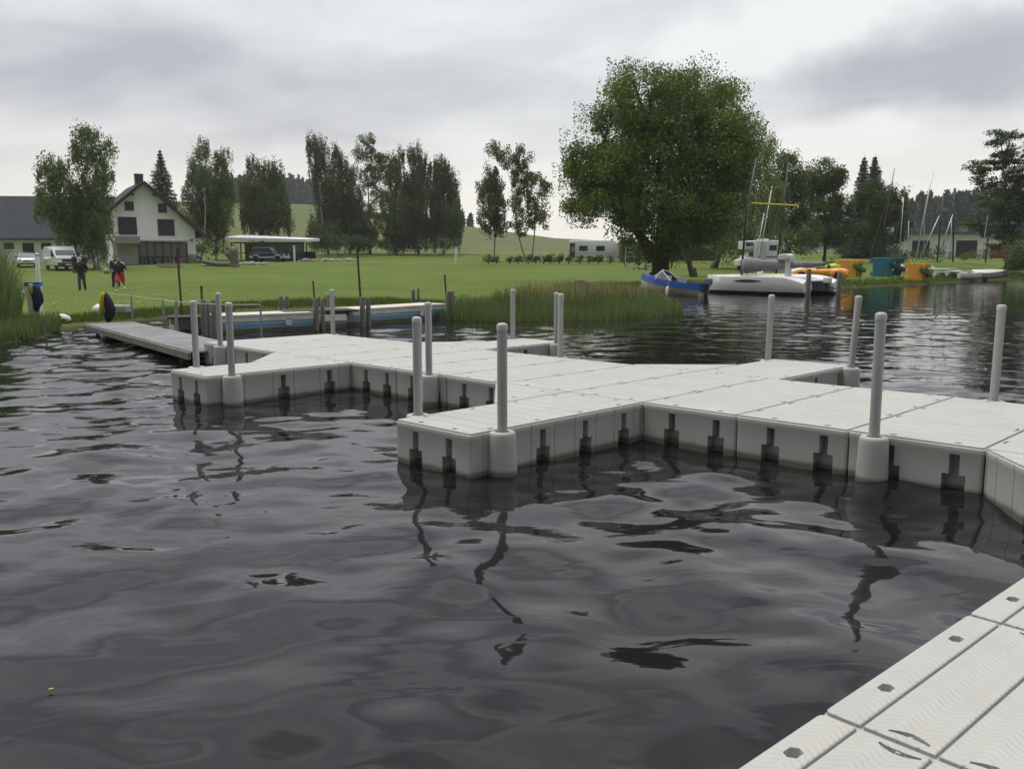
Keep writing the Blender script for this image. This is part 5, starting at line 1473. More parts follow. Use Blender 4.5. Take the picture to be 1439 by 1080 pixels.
# beach catamarans with masts
def beachcat(label, px, Y, Lh, rz, masts, trampoline=True):
    g = G(px, Y); t = thing('beach_catamaran', label, 'catamaran', (g.x, g.y, g.z+.02), rz, 'beach catamarans drawn up on the right bank')
    for y in (-1.05, 1.05): slender_hull(t, Lh, .36, .44, y, under=None, m=M_gel)
    f = MB(); f.tube([(.8,-1.05,.58),(.8,1.05,.58)], .05, 8); f.tube([(-1.6,-1.05,.58),(-1.6,1.05,.58)], .05, 8); f.build('crossbeam', M_lmast, t)
    f = MB(); f.box(-.4,0,.57,2.35,1.95,.03); f.build('trampoline', mat('dark_mesh_trampoline',(.04,.042,.05),.8,.15,5), t)
    inv = t.matrix_basis.inverted()
    for (bx, by, tx, ty, r, m) in masts:
        a, b = inv @ W(bx, by, Y), inv @ W(tx, ty, Y)
        f = MB(); f.tube([a, a.lerp(b,.5), b], [r, r*.95, r*.7], 8); f.build('mast', m, t, smooth=True)
    return t
beachcat('beach catamaran with a tall white mast leaning right and a white cross boom',1292,82,4.6,R(62),[(1287,364,1311,240,.075,M_lmast),(1293,362,1320,303,.05,M_lmast),(1298,362,1299,310,.03,M_lmast)])
beachcat('beach catamaran with a dark mast and a slanting white boom in the middle',1322,80,4.6,R(50),[(1317,366,1326,271,.075,M_dmast),(1317,364,1339,301,.05,M_lmast)])
beachcat('beach catamaran with a single upright dark mast, rightmost of the three',1346,79,4.6,R(40),[(1339,368,1341,264,.075,M_dmast),(1336,366,1337,310,.03,M_lmast)])
# single masts seen against the dark tree
mast_thing('thin dark mast leaning right above the top of the dark spreading tree',1232,366,90,1257,237,.06,M_dmast)
mast_thing('thin pale mast between the dark spreading tree and the tall white mast',1262,366,92,1270,277,.04,M_lmast)
mast_thing('short pale mast just right of the dark spreading tree',1276,365,94,1277,310,.04,M_lmast)
# white dinghy on the bank
dg = G(1390, 81)
dd_ = thing('sailing_dinghy', 'white sailing dinghy with a dark mast and hanging rudder under the alder', 'dinghy', (dg.x, dg.y, dg.z+.30), R(-28)); dd_.rotation_euler = (R(13), 0, R(-28))
f = MB(); rr = hull_rings(2.9, 1.35, .62, 12, .4, .1, .85, .12); f.loft(rr); f.build('hull', M_gel, dd_, smooth=True, autosm=40)
f = MB(); f.loft([[(p[0], p[1]*1.01, min(p[2], r[4][2]+.12)) for p in r] for r in rr]); f.build('bottom_paint', M_antifoul, dd_)
f = MB(); f.prism([(-1.45,.62),(-1.75,.6),(-1.72,-.1),(-1.5,-.12)], lambda p:(p[0],-.03,p[1]), lambda p:(p[0],.03,p[1])); f.build('rudder', M_gel, dd_)
inv = dd_.matrix_basis.inverted(); f = MB(); f.tube([inv @ W(1385,370,81), inv @ W(1392,282,81)], [.06,.04], 8); f.build('mast', M_dmast, dd_)
f = MB(); f.tube([inv @ W(1379,364,80.6), inv @ W(1388,302,80.8)], .035, 6); f.build('boom', M_lmast, dd_)
kayak('long narrow white hull lying on the grass left of the white dinghy',1348,82,50,R(38),M_gel,z=.25,sc=.75,name='beached_hull',catn='hull')
sgn = thing('red_board', 'dull red upright board on the grass below the tall alder', 'board', G(1401, 118), R(6))
f = MB(); f.box(0,0,1.2,2.3*.95,.06,1.9); f.build('panel', mat('dull_red_paint',(.20,.03,.03),.7,.2,2), sgn)
f = MB(); f.box(-.9,.06,.9,.09,.09,2.0); f.box(.9,.06,.9,.09,.09,2.0); f.build('leg', M_wood, sgn)
# ------------------------------------------------------------------ wooden gangway from the bank to the dock
M_plank = mat('grey_gangway_boards', (.215,.225,.225), .85, .2, 2, bump=.5, bscale=24, dirt=(.12,.115,.10), dirt_amt=.5)
M_edge = mat('brown_timber_edge', (.17,.155,.125), .85, .25, 3, bump=.5, bscale=18)
a, b = Vector((-10.55, 21.9, .24)), Vector((-5.5, 15.12, .22))
gd = b-a; gl = gd.length
gw_ = thing('gangway', 'narrow weathered grey plank gangway leading from the grass bank to the dock', 'gangway', a, math.atan2(gd.y, gd.x))
f = MB(); n = int(gl/.145)
for i in range(n):
    x = gl*(i+.5)/n; jit = random.Random(i).uniform(-.004,.004)
    f.box(x, .55, .0+jit, gl/n-.010, 1.12, .035)
f.build('deck_boards', M_plank, gw_)
f = MB()
for y in (-.035, 1.135):
    f.box(gl*.27, y, -.07, gl*.54-.01, .05, .12); f.box(gl*.77, y, -.065, gl*.46-.01, .05, .12)
f.build('edge_beam', M_edge, gw_)
for x in (.8, gl*.5, gl-.9):
    for y in (.1, 1.0): f = MB(); f.tube([(x,y,-1.3),(x,y,-.03)], .05, 8); f.build('support_pile', M_wood, gw_)
# ------------------------------------------------------------------ rope line on stakes
M_stk = mat('galvanised_stake', (.27,.28,.28), .6, .2, 4, dirt=(.2,.13,.08), dirt_amt=.4)
STK = [(184.5,458,415.5,23.0,'thin metal rope stake nearest the life jacket post'),(229,464,420.5,21.6,'thin metal rope stake beside the middle of the gangway'),
       (247,470,424,20.6,'metal rope stake standing close to the first pair of timber piles'),(366,472,428,20.0,'last thin rope stake with a hooked top in front of the blue pontoon')]
tops = []
for (px, py, ty, Y, lab) in STK:
    bpt = W(px+.8, py, Y); tpt = W(px, ty, Y); tops.append(tpt)
    t = thing('rope_stake', lab, 'stake', (bpt.x, Y, 0), 0, 'metal stakes carrying the rope along the gangway')
    f = MB(); o = Vector((bpt.x, Y, 0)); f.tube([Vector((0,0,-.9)), tpt-o], .024 if px != 247 else .04, 8); f.build('rod', M_stk, t)
    f = MB(); e = tpt-o; f.tube([e, e+Vector((.03,0,.05)), e+Vector((.0,0,.09)), e+Vector((-.04,0,.06))], .01, 5); f.build('hook', M_stk, t)
jp = W(151, 447, 24.2); jt = W(147, 411, 24.2)
rp = thing('guide_rope', 'thin pale rope strung from stake to stake along the gangway', 'rope', (0,0,0))
f = MB(); P = [jt+Vector((.1,0,-.02))] + tops
pts = []
for p, q in zip(P[:-1], P[1:]):
    for i in range(9):
        s = i/9; v = p.lerp(q, s); v.z -= .05*math.sin(math.pi*s)*(q-p).length/4; pts.append(v)
pts.append(P[-1]); f.tube(pts, .012, 5); f.build('rope', M_rope, rp)
tag(rp)
# post with a yellow and black life jacket
jpz = Vector((jp.x, 24.2, gz(jp.x, 24.2)))
pt_ = thing('jacket_post', 'short dark post at the head of the gangway under the yellow and black life jacket', 'post', jpz)
f = MB(); f.tube([(0,0,-.4),(-.02,0,jt.z-jpz.z-.06)], .045, 8); f.build('post', M_wood, pt_)
M_yel = mat('yellow_fabric', (.50,.38,.03), .8, .15, 5, bump=.4, bscale=25)
M_blk = mat('black_fabric', (.02,.021,.023), .8, .25, 5, bump=.5, bscale=25)
M_navy = mat('navy_fabric', (.015,.022,.085), .8, .2, 5, bump=.5, bscale=25)
def blob(rings): 
    f = MB(); f.loft(rings); return f
def draped(label, loc, name, panels, cat_='life jacket'):
    t = thing(name, label, cat_, loc)
    for (nm, m, pts, th, rz) in panels:
        f = MB(); rr = []
        for (x, z, w, d) in pts:
            rr.append([(x*.75+.68*w*math.cos(a)*(1+.16*math.sin(3*a+z*13)+.10*math.sin(5*a-z*21)), rz*.8+.72*d*math.sin(a)-.02, z) for a in [2*math.pi*k/14 for k in range(14)]])
        f.loft(rr); f.build(nm, m, t, smooth=True)
    return t
draped('yellow and black life jacket hanging on the post at the head of the gangway', (jpz.x, jpz.y-.06, jpz.z), 'life_jacket', [
  ('back_panel', M_blk, [(.10,.28,.05,.05),(.12,.40,.17,.10),(.16,.62,.22,.12),(.11,.86,.17,.12),(.04,1.02,.10,.09),(.02,1.09,.04,.04)], 0, 0),
  ('front_panel', M_yel, [(-.10,.46,.04,.05),(-.12,.60,.09,.09),(-.08,.85,.10,.10),(-.05,1.0,.10,.10),(-.02,1.09,.06,.06)], 0, -.05),
  ('dangling_strap', M_blk, [(.10,-.05,.03,.03),(.12,.08,.12,.06),(.11,.28,.10,.06)], 0, 0)])
# white and grey fender board lying on the grass behind it
fb = thing('foam_roller', 'white and grey rounded foam block lying on the grass behind the life jacket post', 'foam block', G(153, 27.0))
f = MB(); m_ = 27/F
f.loft([[(x, .22*r*math.cos(a), .18+.2*r*math.sin(a)) for a in [2*math.pi*k/12 for k in range(12)]] for x, r in ((-.48,.25),(-.44,.6),(-.34,.95),(-.15,1.0),(.05,.95))]); f.build('white_end', M_gel, fb, smooth=True)
f = MB(); f.box(.33,0,.22,.58,.4,.24); f.build('grey_end', M_conc, fb, bevel=.05)
# padded white slalom board with blue top standing on the grass and a navy vest on it
wb_ = G(51, 25.3)
st = thing('padded_marker', 'upright white padded marker with a blue top and small emblem on the grass', 'marker', wb_, R(8))
hh = (W(48, 396, 25.3)-wb_).z
f = MB(); f.prism([(-.18,0),(.18,0),(.19,.12),(.16,.16),(.19,hh-.12),(-.21,hh-.12),(-.155,.16),(-.18,.12)], lambda p:(p[0],-.11,p[1]), lambda p:(p[0],.11,p[1])); f.build('body', mat('white_pvc',(.70,.71,.69),.5,.06,2), st, bevel=.03)
f = MB(); f.box(-.01,0,hh-.06,.42,.24,.13); f.build('blue_top', mat('bright_blue_pvc',(.02,.15,.42),.5,.1,3), st, bevel=.02)
f = MB(); f.box(-.02,-.118,.075,.10,.012,.09); f.build('emblem', M_navy, st)
f = MB(); f.lathe([(.02,0),(.045,.03),(.045,.09),(.02,.12)],10,Matrix.Translation((-.30,0,hh-.38))); f.build('handle', M_gel, st)
draped('navy blue buoyancy vest with a yellow collar hung over the white padded marker', (wb_.x+.10, wb_.y-.19, wb_.z), 'buoyancy_vest', [
  ('vest', M_navy, [(.05,.22,.03,.04),(.06,.32,.12,.07),(.12,.52,.22,.10),(.13,.72,.23,.11),(.05,.92,.19,.10),(.02,1.0,.16,.08)], 0, 0),
  ('collar', M_yel, [(-.06,.72,.05,.04),(-.06,.82,.085,.06),(-.05,.98,.085,.07),(-.05,1.03,.06,.05)], 0, -.08)], 'vest')
bt = thing('plastic_bottle', 'small white bottle on the grass at the foot of the padded marker', 'bottle', wb_+Vector((.33,.05,0)))
f = MB(); f.lathe([(.03,0),(.035,.02),(.035,.13),(.014,.17),(.014,.19)],10); f.build('body', M_gel, bt, smooth=True)
f = MB(); f.lathe([(.017,.185),(.017,.21)],10); f.build('cap', M_or, bt)
bgp = G(87, 24.3)
bag = thing('sports_bag', 'white and black bag lying at the grass edge left of the gangway', 'bag', bgp, R(20)); bag.scale = (.8,.8,.8)
f = MB(); f.loft([[(x, .16*r*math.cos(a), .13+.15*r*math.sin(a)*(1.15 if math.sin(a) > 0 else .85)) for a in [2*math.pi*k/12 for k in range(12)]] for x, r in ((-.27,.2),(-.2,.8),(-.05,1.15),(.12,1.0),(.25,.6),(.30,.15))]); f.build('body', M_gel, bag, smooth=True)
f = MB(); f.box(.04,-.15,.12,.26,.05,.06); f.box(-.26,-.05,.10,.10,.14,.12); f.build('strap', M_blk, bag, bevel=.02)
tw = thing('twig_stake', 'thin dark twig sticking up from the reeds left of the gangway', 'twig', (WZ(98,470,0).x, 20.6, -.1))
f = MB(); f.tube([(0,0,-.3),(0,0,.62)], .018, 6); f.tube([(0,0,.45),(.08,.02,.66)], .01, 5); f.build('stem', M_wood, tw)
# low white marker posts on the lawn
WPG = 'white posts on the lawn'
def wpost(label, px, py, ty, Y, w):
    g = G(px, Y); h = max(.4, (W(px, ty, Y)-g).z)
    t = thing('marker_post', label, 'post', g, 0, WPG); f = MB(); f.lathe([(w,-.2),(w,h-.04),(w*.8,h),(w*.3,h+.02)], 10); f.build('post', mat('white_post_paint',(.62,.63,.61),.6,.06,3), t, smooth=True, autosm=50)
    f = MB(); f.lathe([(w*1.25,h-.10),(w*1.25,h-.06)], 10); f.build('band', M_greyw, t)
wpost('leaning pale post in front of the white van', 55, 388, 356, 52, .12)
wpost('small white post right of the dark off-road car', 414, 362, 345, 108, .12)
wpost('small white post alone on the lawn below the right end of the dark tree row', 641, 366, 347, 100, .12)
wpost('small white post on the lawn between the bent birch and the caravan', 760, 361, 345, 112, .12)

# ------------------------------------------------------------------ old blue pontoons with timber piles
M_pblue = mat('faded_blue_paint', (.40,.66,.86), .6, .14, 1.6, dirt=(.50,.60,.62), dirt_amt=.4)
M_pwhite = mat('stained_white_paint', (.56,.55,.50), .6, .14, 1.8, dirt=(.28,.24,.18), dirt_amt=.55)
M_pcream = mat('cream_deck_boards', (.56,.52,.44), .8, .14, 2, dirt=(.32,.26,.18), dirt_amt=.5)
M_algae = mat('dark_waterline_stain', (.085,.080,.045), .8, .3, 3)
def pontoon(label, p0, p1, wdt, h, m, deck=True):
    p0, p1 = Vector(p0), Vector(p1); d = p1-p0; Lp = d.length
    t = thing('pontoon', label, 'pontoon', (p0.x, p0.y, 0), math.atan2(d.y, d.x))
    f = MB(); rr = []
    for i in range(9):
        u = i/8; x = Lp*u; q = 1 if .06 < u < .94 else .93
        rr.append([(x, y*q, z) for y, z in ((0,h),(-.02,h*.55),(.05,.12),(.12,-.2),(wdt-.12,-.2),(wdt-.05,.12),(wdt+.02,h*.55),(wdt,h))])
    f.loft(rr); o = f.build('hull', m, t, smooth=True, autosm=40)
    f = MB(); f.box(Lp/2, -.022, .02, Lp*.97, .02, .17); f.build('waterline_stain', M_algae, o)
    if deck:
        f = MB(); nb = int(Lp/.5)
        for i in range(nb): f.box(Lp*(i+.5)/nb, wdt/2, h+.035, Lp/nb-.012, wdt+.10, .055)
        f.build('deck', M_pcream, t)
        f = MB(); f.box(Lp/2, -.035, h-.06, Lp*.985, .05, .10); f.build('rubbing_strake', M_pwhite, t)
        f = MB(); f.box(Lp*.72, -.045, h*.62, .16, .03, .19); f.build('number_board', M_pwhite, t)
    return t
def onw(px, py): p = WZ(px, py, 0); return (p.x, p.y)
q0, q1 = WZ(300,470,0), WZ(441,463,0)
pontoon('faded blue and cream pontoon lying nearest the rope stakes', (q0.x+.1,q0.y,0), (q1.x,q1.y,0), 1.0, .40, M_pblue)
q2, q3 = WZ(482,459,0), WZ(628,447,0)
pontoon('long faded blue and cream pontoon reaching to the reeds', q2, q3, 1.0, .40, M_pblue)
q4 = WZ(250,470,0)
pontoon('stained white pontoon end behind the first timber piles', (q4.x,q4.y+.1,0), (q4.x+.9,q4.y+.75,0), .9, .40, M_pwhite, False)
q5 = WZ(440,463,0)
pontoon('short white and blue pontoon between the two long ones', (q5.x+.05,q5.y+.25,0), (q5.x+.75,q5.y+.75,0), .8, .36, M_pwhite, False)
def platform(label, px, py, Y, sx, sy, z, rz):
    w = W(px, py, Y); t = thing('timber_platform', label, 'platform', (w.x, w.y, 0), rz)
    f = MB(); nb = 6
    for i in range(nb): f.box(0, -sy/2+sy*(i+.5)/nb, z, sx, sy/nb-.015, .05)
    f.build('boards', mat('dark_wet_boards',(.05,.04,.033),.8,.3,3,bump=.5,bscale=15), t)
    f = MB()
    for x in (-sx*.4, sx*.4): f.box(x, 0, z-.09, .1, sy, .12)
    f.build('joist', M_wood, t)
platform('dark timber platform joining the white pontoon to the first piles', 272, 449, 22.0, 1.2, .9, .42, R(20))
platform('dark timber platform bridging the gap between the two blue pontoons', 445, 445, 24.2, 2.0, 1.1, .45, R(28))
PILEG = 'old timber piles along the blue pontoons'
for (px, py, ty, w_, lean, lab) in [
  (287,473,421,.075,.02,'leaning old timber pile, left of the first pair by the gangway'),(301,474,421,.08,.04,'leaning old timber pile, right of the first pair by the gangway'),(294,472,424,.05,.0,'thin timber pile squeezed between the first leaning pair'),
  (396,447,416,.075,0,'pale timber pile behind the near blue pontoon'),(404,446,416,.06,0,'rusty dark pile beside the pale one behind the near blue pontoon'),
  (445,463,419,.07,0,'left timber pile at the gap between the two blue pontoons'),(454,462,420,.06,0,'right timber pile at the gap between the two blue pontoons'),(463,455,414,.08,0,'dark pile just left of the dock post at the pontoon gap'),
  (510,459,417,.08,0,'left timber pile in front of the long blue pontoon'),(518,458,418,.075,0,'right timber pile in front of the long blue pontoon'),
  (581,437,407,.075,0,'left timber pile behind the long blue pontoon'),(588,437,405,.05,0,'rusty dark pile behind the long blue pontoon'),
  (630,449,409,.075,0,'left timber pile at the reed end of the long blue pontoon'),(636,449,409,.075,0,'right timber pile at the reed end of the long blue pontoon')]:
    stake(lab, px, py, ty, w_, 'timber_pile', None, lean, PILEG)
M_rust = mat('rusty_iron', (.10,.045,.03), .85, .3, 5)
def rod(label, px, py, tpx, tpy, Y, r, grp='rusty rods by the pontoons'):
    a = W(px, py, Y); b = W(tpx, tpy, Y); z0 = min(a.z, -.6 if Y < 30 else a.z)
    t = thing('iron_rod', label, 'rod', (a.x, a.y, 0), 0, grp)
    f = MB(); o = Vector((a.x,a.y,0)); dd = (b-a).normalized(); f.tube([Vector((0,0,a.z))-dd*.7, b-o], r, 8); f.build('rod', M_rust, t)
    f = MB(); f.tube([b-o, b-o+dd*.04], r*1.25, 8); f.build('tip', M_rust, t)
rod('tall thin rusty rod standing by the first timber piles', 256, 445, 249, 352, 22.2, .028)
rod('short rusty rod rising behind the first pair of timber piles', 285, 450, 283, 404, 22.6, .03)
rod('tall rusty rod leaning slightly in front of the long blue pontoon', 509, 455, 502, 352, 24.5, .03)
rod('dark thin rod at the reed end of the long blue pontoon', 629, 445, 625, 388, 27.5, .028)
rod('pale thin crooked pole beside the left pile at the pontoon gap', 444, 450, 440, 397, 24.0, .022)

# ------------------------------------------------------------------ lumber, stump, stones, sandbox near the house
M_log = mat('grey_log_wood', (.14,.125,.105), .9, .3, 3, bump=.7, bscale=10)
M_fresh = mat('pale_sawn_timber', (.42,.36,.26), .8, .2, 3)
sgp = G(329, 94); sp_ = thing('tree_stump', 'thick grey broken trunk stump standing beside the logs on the lawn', 'stump', sgp)
hs = 2.05
f = MB(); f.loft([[(r*math.cos(a)*(1+.14*math.sin(3*a+z)), r*math.sin(a)*(1+.12*math.cos(2*a)), z+(.18*math.sin(2*a+1) if z > 1.5 else 0)) for a in [2*math.pi*k/14 for k in range(14)]] for z, r in ((-.2,.62),(.1,.52),(.5,.44),(1.2,.44),(1.7,.42),(hs,.34))]); f.build('trunk', M_log, sp_, smooth=True)
f = MB(); f.tube([(-.2,0,.8),(-.7,-.1,1.4),(-.85,-.1,1.7)], [.25,.2,.12], 8); f.build('branch_stub', M_log, sp_, smooth=True)
rng = random.Random(5)
for i, (x0, p, l, r, lab) in enumerate([(306,365,3.2,.26,'thick grey log lying left of the broken stump'),(318,367,2.0,.22,'short grey log leaning against the broken stump'),(300,369,2.6,.10,'pale sawn beam lying slanted on the grass by the logs'),(287,367,2.4,.09,'dark plank propped on the logs left of the stump')]):
    g = G(x0, 95+i*.6); t = thing('log' if r > .15 else 'timber_beam', lab, 'log' if r > .15 else 'beam', g, R(-12+20*i))
    f = MB(); f.tube([(-l/2,0,r*.8 + (.5 if i == 3 else .3 if i == 0 else 0)),(0,.03,r*.9+.2*(i == 3)),(l/2,0,r*.85)], [r,r*.95,r*.85], 10); f.build('wood', M_fresh if i == 2 else (M_trim if i == 3 else M_log), t, smooth=True, autosm=50)
    f = MB(); f.tube([(l/2,0,r*.85),(l/2+.01,0,r*.85)], r*.78, 10); f.build('cut_end', M_fresh, t)
M_rock = mat('pale_field_stone', (.30,.27,.22), .9, .3, 2, bump=.6, bscale=7)
def rocks(px, Y, r, label, i, cat_='stone'):
    g = G(px, Y); t = bpy.data.objects; f = MB(); rr = random.Random(i)
    ph = [rr.uniform(0,6) for _ in range(3)]
    f.loft([[(r*s*(1+.18*math.sin(2*a+ph[0])+.1*math.sin(5*a+ph[1]))*math.cos(a), r*s*.8*(1+.15*math.cos(3*a+ph[2]))*math.sin(a), z*r) for a in [2*math.pi*k/10 for k in range(10)]] for z, s in ((-.3,.7),(.1,1),(.4,.9),(.65,.6),(.75,.2))])
    o = f.build('stone', M_rock, None, smooth=True, autosm=45); o.location = g; o.rotation_euler = (0,0,rr.uniform(0,6))
    return tag(o, label, cat_, 'field stones along the lawn edge')
k = 0
for px in (338,345,354,362,371): rocks(px, 98+(k % 2), .32+.12*(k % 3), ['stone beside the foot of the broken stump','second stone right of the broken stump','pale stone in front of the off-road car rear wheel','stone under the off-road car door','stone in front of the off-road car middle'][k], k); k += 1
spn = ['just right of the small white post','second','third','fourth','fifth','sixth','seventh','eighth','ninth','tenth','eleventh','twelfth']
for i in range(12):
    lab = 'stone in the rubble line, just right of the white post by the off-road car' if i == 0 else ('last stone at the right end of the rubble line' if i == 11 else spn[i]+' stone counted from the white post in the rubble line')
    rocks(421+7.2*i+(i*37 % 5), 112+(i*13 % 4)*.5, .26+.10*(i*7 % 4), lab, 20+i)
sx_ = G(241, 93); sb_ = thing('sandbox', 'low tan wooden sandbox frame on the grass before the glazed porch', 'sandbox', sx_, R(4))
f = MB(); f.box(0,-.7,.2,2.4,.12,.36); f.box(0,.7,.2,2.4,.12,.36); f.box(-1.14,0,.2,.12,1.28,.36); f.box(1.14,0,.2,.12,1.28,.36); f.build('frame', M_fresh, sb_)
f = MB(); f.box(0,0,.24,2.16,1.28,.1); f.build('cover', mat('tan_board_cover',(.46,.33,.17),.8,.15,2), sb_)
tp_ = G(274, 108); tt = thing('covered_canoe', 'bright blue pointed canoe end sticking out behind the house corner', 'canoe', (tp_.x, tp_.y, tp_.z+.65), R(-8))
f = MB(); f.loft([[(x, .36*r*math.cos(a), .34*r*math.sin(a)+z) for a in [2*math.pi*q/10 for q in range(10)]] for x, r, z in ((-2.6,.7,.1),(-.6,1,.05),(.3,.75,.0),(.8,.4,-.04),(1.15,.08,-.08))]); f.build('hull', mat('bright_blue_plastic',(.02,.14,.45),.4,.1,3), tt, smooth=True)
f = MB(); f.box(-.3,0,-.5,.1,.7,.7); f.box(-1.9,0,-.5,.1,.7,.7); f.build('trestle', M_trim, tt)
# white line fence behind the lawn
lf = thing('rope_barrier', 'low white tape on thin posts at the back edge of the lawn', 'barrier', (0,0,0))
f = MB(); f2 = MB(); pr_ = None
for px in (655, 690, 725, 760, 795, 830):
    g = G(px, 128); f.tube([g+Vector((0,0,-.1)), g+Vector((0,0,.8))], .035, 6)
    if pr_ is not None: f2.tube([pr_+Vector((0,0,.75)), g+Vector((0,0,.75))], .02, 5)
    pr_ = g
f.build('post', M_gel, lf); f2.build('tape', M_gel, lf)
# heap of earth on the lawn
hp = G(815, 52); he = MB(); rr = random.Random(9)
he.loft([[(r*math.cos(a)*(1+.2*math.sin(2*a+1)+.1*math.sin(5*a)), r*.6*math.sin(a), z) for a in [2*math.pi*k/16 for k in range(16)]] for z, r in ((-.1,.95),(.08,.75),(.22,.5),(.34,.28),(.42,.08))])
o = he.build('dirt_heap', mat('dark_earth',(.05,.035,.024),.95,.3,6,bump=.8,bscale=12), None, smooth=True); o.location = hp; tag(o, 'small dark heap of earth and sticks on the lawn left of the motorboat', 'heap')
lo = thing('fallen_branch', 'thin dark branch lying on the grass just left of the earth heap', 'branch', G(795, 52)); f = MB(); f.tube([(-.7,0,.05),(0,.1,.10),(.7,0,.06)], .05, 7); f.tube([(.0,.1,.1),(.3,.3,.25)], .03, 6); f.build('wood', M_bark, lo)
pk = G(1010, 58); po_ = thing('fallen_pole', 'pale pole lying on the grass right of the huge willow trunk', 'pole', G(958, 62)); f = MB(); f.tube([(-.3,0,.12),(2.6,.1,.10)], .05, 7); f.build('wood', M_fresh, po_)
# swing frame under the willow
sw = G(893, 92); sf = thing('swing_frame', 'grey tubular playground frame between the caravan and the willow trunk', 'swing frame', sw, R(-5))
f = MB()
for x in (-1.05, 1.05):
    f.tube([(x,-.7,0),(x,0,2.3)], .045, 8); f.tube([(x,.7,0),(x,0,2.3)], .045, 8)
f.tube([(-1.15,0,2.3),(1.15,0,2.3)], .05, 8); f.tube([(-1.05,-.35,1.1),(1.05,-.35,1.1)], .03, 6); f.tube([(-.2,-.7,0),(-.2,-.1,2.28)], .04, 8); f.tube([(-1.05,-.7,.1),(1.05,-.7,.1)], .03, 6)
f.build('frame', M_wire, sf)
f = MB(); f.tube([(.25,0,2.3),(.25,0,.55)], .012, 4); f.tube([(.7,0,2.3),(.7,0,.55)], .012, 4); f.build('chain', M_wire, sf)
f = MB(); f.box(.48,0,.53,.5,.2,.04); f.build('seat', M_plastic, sf)
hut = thing('play_hut', 'dark and orange wooden play hut behind the grey playground frame', 'hut', G(890, 108), R(3))
f = MB(); f.box(-.6,1,1.35,1.5,1.8,2.7); f.build('wall', M_trim, hut); f = MB(); f.box(.9,1,1.3,1.3,1.6,2.4); f.build('side_wall', mat('orange_wood',(.40,.20,.08),.8,.2,3), hut)
f = MB(); f.box(.1,1,2.85,3.4,2.2,.16); f.build('roof', M_greyroof, hut); f = MB(); f.box(-.5,.07,1.7,.8,.05,.15); f.box(-.5,.07,1.2,.8,.05,.12); f.build('shelf', M_gel, hut)
yl = thing('garden_tent', 'small white and yellow awning tent right of the caravan', 'tent', G(874, 116), 0)
f = MB(); f.prism([(-1.2,0),(1.2,0),(1.2,1.9),(0,2.8),(-1.2,1.9)], lambda p:(p[0],0,p[1]), lambda p:(p[0],2,p[1])); f.build('canvas', mat('white_tent_canvas',(.6,.6,.56),.8,.1,2), yl); f = MB(); f.box(.2,-.05,.8,1.4,.06,1.1); f.build('yellow_panel', mat('yellow_orange_canvas',(.5,.26,.03),.8,.15,2), yl)
# tiny yellow leaf floating on the water
lfp = WZ(72, 967, .02); f = MB(); f.add([(-.012,0,0),(-.004,.005,.002),(.012,.0,.001),(-.003,-.005,.002)], [(0,1,2,3)]); f.add([(-.012,0,-.002),(-.004,.005,-.001),(.012,.0,-.001),(-.003,-.005,-.001)], [(3,2,1,0)])
o = f.build('fallen_leaf', mat('yellow_leaf',(.45,.38,.04),.5,.1,20), None); o.location = lfp; o.rotation_euler = (0,0,.4); tag(o, 'tiny yellow leaf floating on the dark water in the foreground', 'leaf')

# ------------------------------------------------------------------ reeds and rough grass (uncountable)
LF_reed = leaf_mat('reed_blades', (.100,.150,.042), (.140,.195,.062), (.19,.23,.095), .3, .5)
LF_reeddry = leaf_mat('dry_reed_heads', (.26,.23,.09), (.34,.30,.13), (.42,.37,.18), .25, .5)
LF_grass = leaf_mat('rough_grass', (.075,.120,.020), (.105,.155,.030), (.15,.185,.05), .25, .3)
def blades(name, label, pts, hts, wid, m, seed, lean=.25, seg=3, catg='grass'):
    rng = np.random.RandomState(seed); n = len(pts); P = np.asarray(pts)
    ang = rng.rand(n)*6.28; d = np.column_stack([np.cos(ang), np.sin(ang)]); ln = lean*rng.rand(n)
    wa = rng.rand(n)*6.28; w = np.column_stack([np.cos(wa), np.sin(wa), np.zeros(n)])*wid*.5*(.6+.8*rng.rand(n))[:,None]
    V = np.zeros((n, seg*2+2, 3)); Qs = []
    for k in range(seg+1):
        t = k/seg
        c = np.column_stack([P[:,0]+d[:,0]*ln*hts*t*t, P[:,1]+d[:,1]*ln*hts*t*t, P[:,2]+hts*(t-.12*ln*t*t)])
        s = (1-t)**.6 if k < seg else .06
        V[:,2*k] = c - w*s; V[:,2*k+1] = c + w*s
    base = np.arange(n)[:,None]*(seg*2+2)
    for k in range(seg): Qs.append(base + np.array([[2*k,2*k+1,2*k+3,2*k+2]]))
    Q = np.stack(Qs, axis=1).reshape(-1,4)
    o = np_mesh(name, V.reshape(-1,3), Q, m); return tag(o, label, catg, None, 'stuff')
rng = np.random.RandomState(21)
def scatter_poly(poly, n, rng):
    P = np.array(poly); lo, hi = P.min(0), P.max(0); out = []
    while len(out) < n:
        q = lo + (hi-lo)*rng.rand(2)
        c = False; j = len(P)-1
        for i in range(len(P)):
            if (P[i,1] > q[1]) != (P[j,1] > q[1]) and q[0] < (P[j,0]-P[i,0])*(q[1]-P[i,1])/(P[j,1]-P[i,1])+P[i,0]: c = not c
            j = i
        if c: out.append(q)
    return np.array(out)
def patch(poly, n, rng, clump=.0):
    xy = scatter_poly(poly, n, rng)
    nz_ = .5+.5*np.sin(xy[:,0]*2.1+1)*np.sin(xy[:,1]*1.7+xy[:,0]*.8)
    keep = rng.rand(len(xy)) < (1-clump) + clump*nz_
    xy = xy[keep]
    return np.column_stack([xy, ground_z(xy[:,0], xy[:,1])])
